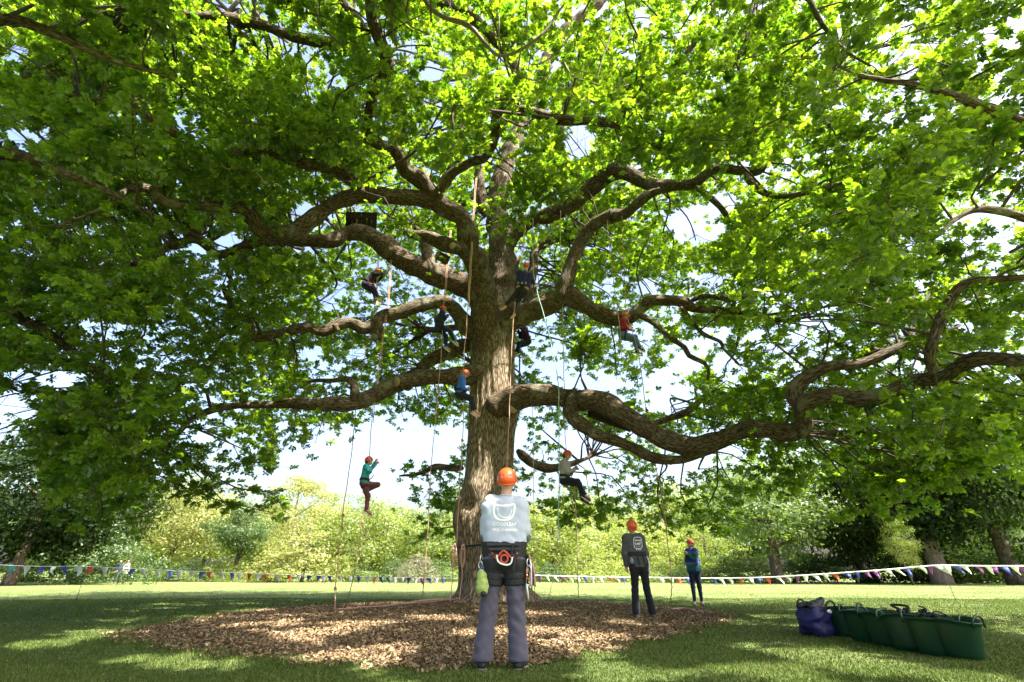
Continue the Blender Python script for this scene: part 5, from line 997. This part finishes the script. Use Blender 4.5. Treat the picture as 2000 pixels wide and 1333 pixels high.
# ---- two walkers far across the field
def walker(px, top, trou, label, s, stride, hair):
    o_ = G(px, 1137); J = A3(o_, {k: np.array(v)*s for k, v in dict(pelvis=(0, 0, .95), neck=(0, 0, 1.47), head=(.02, 0, 1.62), shL=(0, .17, 1.41), shR=(0, -.17, 1.41), elL=(.06, .21, 1.13), elR=(-.08, -.21, 1.13), wrL=(.16, .19, .90), wrR=(-.05, -.2, .88), hipL=(0, .08, .91), hipR=(0, -.08, .91), knL=(.08+stride, .08, .5), knR=(-.02-stride, -.08, .5), anL=(.02+stride*2, .08, .085), anR=(-.12-stride*2, -.08, .085), toeL=(.17+stride*2, .08, .04), toeR=(.03-stride*2, -.08, .05)).items()})
    t = build_person(label, J, s, (1, -.3, 0), o_, [('top', top, top_prims(J, s, .025, .95), [(o_+(0, 0, .86*s), -UP)], .0), ('trousers', trou, leg_prims(J, s, .02, .01), (), .0)], None, .016, None, helmet=False, hair=hair, face_vis=False)
    for q_ in 'LR': shoe(J, q_, s, M_DARK, t, UP)
walker(224, fab('navy_top', (.02, .03, .09)), fab('pale_jeans', (.25, .3, .42)), 'walker in navy top and pale jeans beyond the bunting on the field', 1., .04, simple('black_hair', (.02, .015, .01), .6))
walker(239, fab('white_top', (.75, .75, .75)), fab('white_trousers', (.66, .66, .68)), 'walker dressed all in white beyond the bunting on the field', .98, .05, simple('fair_hair', (.35, .24, .12), .6))
# ---- climbers hanging in the tree
def climber(label, px, py, Y, az, s, top, trou, shoe_m, hands, lean=.1, thigh=(10, 20), shin=(80, 78), pitch=0., yaw=0., hair=None, ex=.016, curl=1.5, sleeve=.97, low=.0, spread=.06, bag=None, stripe=None, **kw):
    o_ = P(px, py, Y); J, fc, f, l, tu = sit_pose(o_, math.radians(az), s, lean, thigh, shin, spread, hands, head_pitch=pitch, head_yaw=yaw)
    cl = [('jacket', top, top_prims(J, s, ex, sleeve, low), [(J['pelvis']-tu*.05*s, -tu)], .004), ('trousers', trou, leg_prims(J, s, .014, .004, .9), (), .004), ('harness_belt', M_BLACKS, *band(J, s, J['pelvis']+tu*.10*s, tu, .035*s, ex+.016), .0)]
    for q_ in 'LR': cl.append(('leg_loop', M_BLACKS, *thigh_band(J, q_, s, .25, .025*s, .028), .0))
    t = build_person(label, J, s, fc, o_, cl, None, .010, 'climbers hanging on ropes in the oak', hair=hair, curl=(curl, curl), **kw)
    for q_ in 'LR': shoe(J, q_, s, shoe_m, t, unit(np.cross(np.cross(unit(J['toe'+q_]-J['an'+q_]), UP), unit(J['toe'+q_]-J['an'+q_]))), M_CORD)
    V, F, _ = tube(cat_rom(np.array([J['pelvis']+f*.13*s+tu*.10*s, J['pelvis']+f*.20*s+tu*.16*s, J['pelvis']+f*.24*s+tu*.24*s]), .03), .012, 6); part('tether', V, F, M_BLACKS, t)
    if bag: V, F = sdf_mesh([ell(J['neck']*.45+J['pelvis']*.55-f*.15*s, np.array((.11, .06, .13))*s, np.array((l, f, tu)))], .01, wrinkle=.004, wf=40.); part('back_panel', V, F, bag, t)
    if stripe:
        for q_ in 'LR': V, F, _ = tube(cat_rom(np.array([J['hip'+q_]+UP*.07*s+l*(.05 if q_ == 'L' else -.09)*s, J['kn'+q_]+UP*.055*s+l*(.03 if q_ == 'L' else -.06)*s, J['an'+q_]+f*.05*s+l*(.02 if q_ == 'L' else -.04)*s]), .03), .018, 6); part('trouser_stripe', V, F, stripe, t)
    return t, J, f
blond = simple('sandy_hair', (.28, .17, .08), .6); brown = simple('dark_brown_hair', (.06, .035, .02), .6)
navy = fab('navy_cloth', (.014, .018, .05)); navy2 = fab('navy_tracksuit', (.016, .02, .06)); roy = fab('royal_blue_fleece', (.035, .12, .50)); blk2 = fab('charcoal_cloth', (.018, .022, .028))
climber('climber leaning forward in black top, orange striped trousers and yellow shoes', 714, 556, 13.5, 8, .88, fab('black_cloth', (.013, .013, .018)), fab('purple_navy_cloth', (.03, .025, .09)), simple('yellow_shoe', (.42, .42, .12), .6), ((.28, .03, .0), (.30, .03, .10)), .55, (35, 28), (74, 66), -.25, 0, None, stripe=M_ORANGE)
climber('climber in dark navy tracksuit and blue shoes over the cut stub', 857, 637, 13.2, 25, .86, navy, navy2, simple('blue_shoe', (.06, .14, .32), .6), ((.22, .06, -.12), (.22, .06, -.05)), .12, (40, 20), (86, 62), -.2, 0, brown, bag=simple('navy_panel', (.03, .035, .08), .7))
climber('boy in bright blue hooded fleece, dark trousers and red shoes beside the trunk', 897, 771, 12.2, 3, .86, roy, blk2, simple('red_shoe', (.42, .10, .06), .6), ((.20, .05, -.30), (.22, .05, -.36)), .16, (12, 18), (84, 74), -.55, 0, blond, bag=blk2)
climber('climber in red patterned top and blue jeans on a pale rope', 1216, 655, 13.0, -12, .90, fab('red_patterned_cloth', (.30, .022, .045), .5), fab('blue_denim', (.10, .17, .36)), blk2, ((.16, .10, .16), (.28, .02, -.36)), .12, (22, 18), (86, 76), -.55, -.2, brown)
climber('girl in teal top and maroon striped leggings, reaching up to the rope', 711, 944, 13.0, 10, .84, fab('teal_cloth', (.03, .27, .29)), None or fab('maroon_cloth', (.13, .045, .05), .3), simple('brown_red_shoe', (.22, .09, .06), .6), ((.22, .02, .14), (.26, .04, .06)), .05, (0, 66), (150, 88), .15, 0, brown)
climber('adult climber in pale grey cardigan and dark jeans above the lawn', 1102, 938, 13.6, -20, .98, fab('pale_grey_wool', (.36, .33, .31)), fab('dark_indigo_jeans', (.014, .017, .035)), M_DARK, ((.26, .02, -.20), (.28, .02, -.24)), .12, (14, 8), (78, 66), -.35, -.1, brown)
climber('climber in dark purple jacket half hidden behind the middle right limb', 1030, 668, 15.4, 200, .88, fab('dark_purple_cloth', (.04, .015, .06)), navy, M_DARK, ((.2, .05, .1), (.2, .05, .0)), .3, (20, 30), (80, 70), -.2, 0, brown)
# ---- the climber standing on the fork, seen from behind
Q = lambda a, b, Y=13.25: P(a, b, Y)
J = dict(pelvis=Q(1019, 566), neck=Q(1026, 530, 13.15), head=Q(1028, 521, 13.32), shL=Q(1012, 533, 13.2), shR=Q(1037, 540, 13.2), elL=Q(1009, 521, 13.4), elR=Q(1041, 552, 13.4), wrL=Q(1014, 508, 13.45), wrR=Q(1030, 545, 13.5), hipL=Q(1013, 568), hipR=Q(1025, 570), knL=Q(1001, 583, 13.3), knR=Q(1010, 590, 13.35), anL=Q(986, 597, 13.3), anR=Q(1004, 613, 13.3), toeL=Q(978, 600, 13.45), toeR=Q(999, 620, 13.45))
tux = unit(J['neck']-J['pelvis']); legg = fab('black_leggings', (.014, .014, .017), .1, .5)
C4 = build_person('climber in navy jacket and black leggings braced on the fork, orange shoes', J, .9, (.1, .9, .5), J['pelvis'], [('jacket', fab('dark_blue_jacket', (.02, .022, .09)), top_prims(J, .9, .015, .9, .04), [(J['pelvis']+tux*.10, -tux)], .004), ('leggings', legg, leg_prims(J, .9, .016, -.004, .97), (), .001), ('harness_belt', M_BLACKS, *band(J, .9, J['pelvis']+tux*.12, tux, .03, .03), .0)], None, .010, 'climbers hanging on ropes in the oak', face_vis=False)
for q_ in 'LR': shoe(J, q_, .95, simple('orange_shoe', (.55, .15, .06), .6), C4, UP, M_CORD)
for x in (1012, 1020, 1027): krab(C4, Q(x, 553, 13.08), (1, 0, .2), UP, .02, M_METAL)
# ------------------------------------------------------------------ ropes
def rope(label, path, Y, m, r=.0115, knots=(), double=None, devices=(), name='rope', end=None):
    Ys = np.interp(np.linspace(0, 1, len(path)), np.linspace(0, 1, len(np.atleast_1d(Y))), np.atleast_1d(Y)); p = np.array([P(a, b, y) for (a, b), y in zip(path, Ys)])
    if end is not None: p = np.vstack((p, end))
    C = cat_rom(p, .12); C = C+np.stack((.006*np.sin(np.arange(len(C))*.9), .006*np.cos(np.arange(len(C))*.7), 0*C[:, 0]), -1)
    t = thing(name, label, 'rope', C[0], 'climbing ropes'); V, F, _ = tube(C, r, 7); part('strand', V, F, m, t)
    if double: V, F, _ = tube(C[:max(4, int(len(C)*double))]+(.035, .012, 0), r, 7); part('strand', V, F, m, t)
    u_, v_, f_ = proj(C)
    for a, b in knots:
        c = C[int(np.argmin((v_-b)**2))]; it = [torus(c, .026, .012, unit((1, .3, k*.5)), unit((0, k*.4+.3, 1)), 10, 5) for k in (-1, 0, 1)]+[tube([c, c+(.04, -.02, .0), c+(.055, -.02, -.05)], .008, 5)]
        V, F, _ = merge(it); part('knot', V, F, m, t)
    for a, b, dm in devices:
        c = C[int(np.argmin((v_-b)**2))]; V, F = sdf_mesh([cone(c-(0, 0, .05), c+(0, 0, .05), .028, .02), cone(c, c+(.05, 0, -.02), .015)], .008); part('friction_hitch', V, F, dm, t)
    return t
rope('salmon rope past the orange striped climber down to the mulch', [(742,458),(738,500),(731,600),(712,700),(698,775),(686,890),(672,985),(662,1080),(655,1150)], 13.5, M_ROPE, .012, [(697,778),(668,1003),(666,1030),(656,1152)], .2, end=G(654, 1196)+(0, 0, .04))
rope('salmon rope of the teal girl hanging from the second left limb', [(764,488),(757,590),(748,650),(736,745),(728,800),(722,880),(718,925),(714,985),(706,1020),(700,1080),(690,1130)], [13.5,13.25], M_ROPE, .011, [(707,1015),(699,1078)], .4, end=G(678, 1174))
rope('salmon double rope above the navy climber with a loose tail', [(879,450),(873,515),(867,590),(864,640),(862,690),(857,750),(848,850),(842,910),(835,1040),(828,1130)], [13.2,13.2,13.6,14.4], M_ROPE, .0115, [(854,755),(840,1055)], .22, end=G(825, 1177))
rope('salmon rope of the blue fleece boy beside the oak trunk', [(929,345),(924,420),(918,520),(911,640),(906,700),(906,790),(902,880),(897,960),(893,1040),(889,1075)], [12.2,12.2,12.6], M_ROPE, .0115, [(902,862),(898,976)], .45)
rope('orange pink rope hanging straight down in front of the oak trunk', [(1006,590),(1001,650),(997,740),(994,830),(991,895),(989,980),(988,1080)], [13.2,12.9,12.6], M_ROPE, .013, [(992,897)], end=G(988, 1186)+(0, 0, .05))
rope('cream rope above the climber in black leggings', [(1024,436),(1022,480),(1017,512),(1026,545)], [13.7,13.4,13.3], M_ROPE2, .0115, (), .8)
rope('teal and white rope slanting across the middle right limb', [(1041,424),(1041,470),(1042,530),(1052,580),(1069,640),(1082,700),(1090,745),(1092,830),(1092,940),(1090,1030),(1089,1058)], [13.6,12.9,12.7], M_ROPET, .012, [(1091,1030)], None, [(1090,1050,M_METAL)])
rope('thin pale tail of cord below the hanging hook', [(1089,1060),(1086,1110),(1076,1150)], 12.9, M_ROPE2, .006, end=G(1068, 1182))
rope('cream rope of the adult in the grey cardigan', [(1095,412),(1095,480),(1097,540),(1100,650),(1102,760),(1105,870),(1113,920),(1122,950),(1125,1010),(1128,1080),(1129,1140)], [13.7,13.6,13.5], M_ROPE2, .0115, [(1126,1000)], None, [(1105,879,M_ORANGE)], end=G(1130, 1178))
rope('cream rope hanging beside the red topped climber', [(1185,420),(1190,480),(1200,560),(1207,610),(1212,660),(1215,708)], [12.7,12.9], M_ROPE2, .0115)
rope('cream rope holding the red topped climber with a long tail to the grass', [(1215,418),(1218,520),(1222,600),(1227,628),(1240,662),(1250,710),(1262,800),(1275,880),(1290,955),(1300,1020),(1308,1095),(1312,1140)], [12.5,12.8,12.9], M_ROPE, .0115, [(1291,966),(1309,1100)], None, [(1262,803,M_ORANGE)], end=G(1309, 1184))
rope('pale thin rope hanging from the low right limb behind the instructor', [(1039,775),(1041,860),(1042,960),(1043,1060),(1044,1130)], 13.6, M_ROPE2, .009, [(1041,885),(1042,965)], end=G(1046, 1181))
def lay(label, px_, m, r=.016, wig=.04, lift=.05, name='rope'):
    p = np.array([G(*q_) for q_ in px_]); C = cat_rom(p, .08); k = np.arange(len(C)); C[:, 0] += wig*np.sin(k*.55); C[:, 1] += wig*np.sin(k*.83+1); C[:, 2] = np.where(mul_t(C[:, 0], C[:, 1]) < 1, mul_z(C[:, 0], C[:, 1]), gz(C[:, 0], C[:, 1]))+r+.012
    t = thing(name, label, 'rope', C[0]); V, F, _ = tube(C, r, 7); part('strand', V, F, m, t); return t
lay('pink rope trailing over the mulch towards the oak trunk', [(650,1199),(700,1195),(740,1192),(790,1187),(830,1184),(868,1181)], M_PINK)
lay('short pink rope tail lying on mulch past the charcoal sweatshirt person', [(1262,1196),(1290,1193),(1310,1196),(1335,1194),(1372,1200)], M_PINK, .018, .09)
# rope round the trunk, coils hanging from it and the heap below
TB = bvh_of(TRUNK)
def on_trunk(px, py, off=.02):
    d = P(px, py, 10.)-np.array((0, 0, CAM_H)); d = unit(d); h_ = TB.ray_cast(Vector((0, 0, CAM_H)), Vector(d)); return np.array(h_[0])-d*off if h_[0] is not None else P(px, py, 13.9)
zc = on_trunk(925, 1066)[2]; ring = []
for a in np.linspace(0, 2*np.pi, 40, endpoint=False):
    d = Vector((math.cos(a), math.sin(a), 0)); c = Vector((TREE[0]-.05, TREE[1], zc+.02*math.sin(3*a))); h_ = TB.ray_cast(c+d*3, -d)
    if h_[0] is not None: ring.append(np.array(h_[0])+np.array(d)*.02)
print('ring', len(ring), zc)
V, F, _ = tube(np.vstack((ring, ring[:1])), .024, 8, False); t = thing('trunk_sling', 'dark navy sling tied round the oak trunk', 'sling', ring[0]); part('sling_rope', V, F, fab('navy_rope', (.02, .022, .05)), t)
def coil(label, px, w_, n, z1):
    c = on_trunk(px, 1068, .09); c[2] = zc+.02; g = np.random.default_rng(px); pts_ = []
    for k in range(n):
        for a in np.linspace(0, 2*np.pi, 12, endpoint=False):
            pts_.append(c+np.array(((w_+.018*g.normal())*math.sin(a)+.006*g.normal(), -.05*g.uniform(.3, 1)-.02*math.cos(a), -.26+.27*math.cos(a)*(1+.05*g.normal()))))
    e = pts_[-1]; gnd = c+np.array((-.02, -.25, 0)); gnd[2] = float(mul_z(gnd[0], gnd[1]))+.03; pts_ += [e+np.array((0, -.03, -.3)), (e+gnd)/2+np.array((.03, 0, -.1)), gnd, gnd+np.array((.2, -.08, .01)), gnd+np.array((.1, -.2, .0))]
    t = thing('rope_coil', label, 'rope', c); V, F, _ = tube(cat_rom(np.array(pts_), .05), .0125, 6); part('strand', V, F, M_ROPE, t)
    V, F, _ = tube([c+(-.05, -.06, -.12), c+(0, -.1, -.11), c+(.05, -.06, -.12), c+(.0, -.02, -.13), c+(-.05, -.06, -.12)], .014, 6); part('binding', V, F, M_ROPE, t)
coil('thick salmon rope coil hanging from the trunk sling at the very edge of the trunk', 888, .046, 7, 0); coil('slimmer salmon rope coil hanging from the sling, closer to the man', 905, .048, 5, 0)
c = G(862, 1180); g = np.random.default_rng(2); w_ = np.cumsum(g.normal(0, .10, (46, 3)), 0)*(1.2, .6, 0); w_ -= w_.mean(0); w_ = np.clip(w_, -.7, .7)+c; w_[:, 2] = mul_z(w_[:, 0], w_[:, 1])+.02+.03*g.uniform(0, 1, 46)
t = thing('rope_heap', 'loose heap of pink rope on the mulch under the coils', 'rope', c); V, F, _ = tube(cat_rom(w_, .05), .013, 6); part('strand', V, F, M_PINK, t)
for q_ in range(2): V, F, _ = tube(cat_rom(w_[::-1][q_::3]+(.15*q_-.1, -.1, .012), .05), .013, 6); part('strand', V, F, M_ROPE, t)
# ------------------------------------------------------------------ platforms in the tree
M_PLANK = simple('dark_weathered_timber', (.045, .037, .028), .85, .35, 9., .3)
def platform(label, c, sz, R, n):
    t = thing('tree_platform', label, 'platform', c); w_ = sz[0]/n
    for k in range(n): V, F = box(np.zeros(3), (w_-.006, sz[1], sz[2]), None, .004); V = (V+(-sz[0]/2+w_*(k+.5), 0, 0))@np.array(R).T+c; part('plank', V, F, M_PLANK, t, False)
    for y in (-.3, .3): V, F = box(np.zeros(3), (sz[0]*.96, .06, .05), None, .004); V = (V+(0, y*sz[1], -sz[2]/2-.024))@np.array(R).T+c; part('batten', V, F, M_PLANK, t, False)
platform('dark square plank platform wedged over the second left limb', P(706, 436, 13.5), (1.0, .8, .03), Matrix.Rotation(.35, 3, 'Z')@Matrix.Rotation(-.25, 3, 'Y')@Matrix.Rotation(-.45, 3, 'X'), 6)
platform('dark plank platform slung beneath the great low right limb', P(1192, 812, 13.2), (1.25, .7, .03), Matrix.Rotation(-.2, 3, 'Z')@Matrix.Rotation(.42, 3, 'Y')@Matrix.Rotation(-.5, 3, 'X'), 5)
# slings strapped round the limbs
def sling(px, py, Y, r, d, label):
    c = P(px, py, Y); d = unit(d); a = unit(np.cross(d, (0, 1, .2))); b = np.cross(d, a); t = thing('limb_sling', label, 'sling', c); V, F = torus(c, r, .022, a, b, 28, 7); part('webbing_ring', V, F, M_BLACKS, t)
S_ = LIMB_SAMPLES[1:]
def sling_at(px, py, label):
    best = None
    for S in S_:
        u_, v_, f_ = proj(S[:, :3]); i = int(np.argmin((u_-px)**2+(v_-py)**2)); d2 = (u_[i]-px)**2+(v_[i]-py)**2
        if best is None or d2 < best[0]: best = (d2, S, i)
    _, S, i = best; i = min(max(i, 1), len(S)-2); c = S[i, :3]; d = unit(S[i+1, :3]-S[i-1, :3]); a = unit(np.cross(d, (0, 1, .2))); b = np.cross(d, a); t = thing('limb_sling', label, 'sling', c); V, F = torus(c, S[i, 3]*1.06, .02, a, b, 28, 7); part('webbing_ring', V, F, M_BLACKS, t)
sling_at(1113, 783, 'black sling strapped round the great low right limb near the trunk'); sling_at(1136, 781, 'second black sling round the great low right limb, farther out'); sling_at(1197, 424, 'black sling round the upright fork of the middle right limb')
# ------------------------------------------------------------------ the blue bag
c = G(1606, 1243); M_BAG = simple('blue_tarpaulin', (.010, .011, .075), .6, .25, 14., .4); M_BAGD = simple('black_tarpaulin', (.012, .012, .02), .6, .3, 14., .4)
R = np.array(Matrix.Rotation(.5, 3, 'Z')); t = thing('carry_bag', 'slumped blue tarpaulin bag with black top at the end of the tub row', 'bag', c)
def bx(p): return R@np.array(p)+c
pr = [cone(bx((-.2, y, .09)), bx((.2, y, .09)), .09, .085, .05) for y in (-.11, .11)]+[cone(bx((-.22, y, .28)), bx((.21, y, .30)), .085, .08, .08) for y in (-.11, .1)]+[cone(bx((-.2, 0, .2)), bx((.2, 0, .2)), .15, .15, .06), cone(bx((-.24, -.1, .40)), bx((.0, .0, .39)), .05, .06, .06), cone(bx((.0, 0, .39)), bx((.25, .08, .45)), .06, .05, .06)]
V, F = sdf_mesh(pr, .012, [(bx((0, 0, .0)), -UP), (bx((0, 0, .39)), UP)], wrinkle=.011, wf=20.); part('bag_body', V, F, M_BAG, t)
V, F = sdf_mesh([cone(bx((-.25, -.1, .39)), bx((-.02, 0, .40)), .055, .06, .06), cone(bx((-.02, 0, .40)), bx((.27, .06, .46)), .06, .045, .06), cone(bx((-.2, .12, .39)), bx((.2, .12, .41)), .05, .05, .05)], .011, wrinkle=.008, wf=22.); part('folded_top', V, F, M_BAGD, t)
V, F = sdf_mesh([ell(bx((.08, -.19, .33)), (.13, .03, .035), np.array((R@(1, 0, .1), R@(0, 1, 0), (0, 0, 1))))], .008, wrinkle=.003, wf=40.); part('white_panel', V, F, M_CORD, t)
for y in (-.20, .19): V, F, _ = tube(cat_rom(np.array([bx((-.13, y, .33)), bx((-.10, y*1.15, .42)), bx((.0, y*1.2, .47)), bx((.10, y*1.15, .42)), bx((.13, y, .33))]), .03), .014, 6); part('carry_handle', V, F, M_BAGD, t)
c2 = bx((.30, -.2, .30)); V, F = sdf_mesh([ell(c2, (.03, .03, .10)), ell(c2+(.02, 0, -.1), (.025, .02, .04))], .008, wrinkle=.004, wf=40.); sl = thing('green_pennant', 'bright green cloth tucked between the blue bag and first tub', 'cloth', c2-(0, 0, .1)); part('cloth_fold', V, F, simple('bright_green_cloth', (.02, .36, .05), .6), sl)
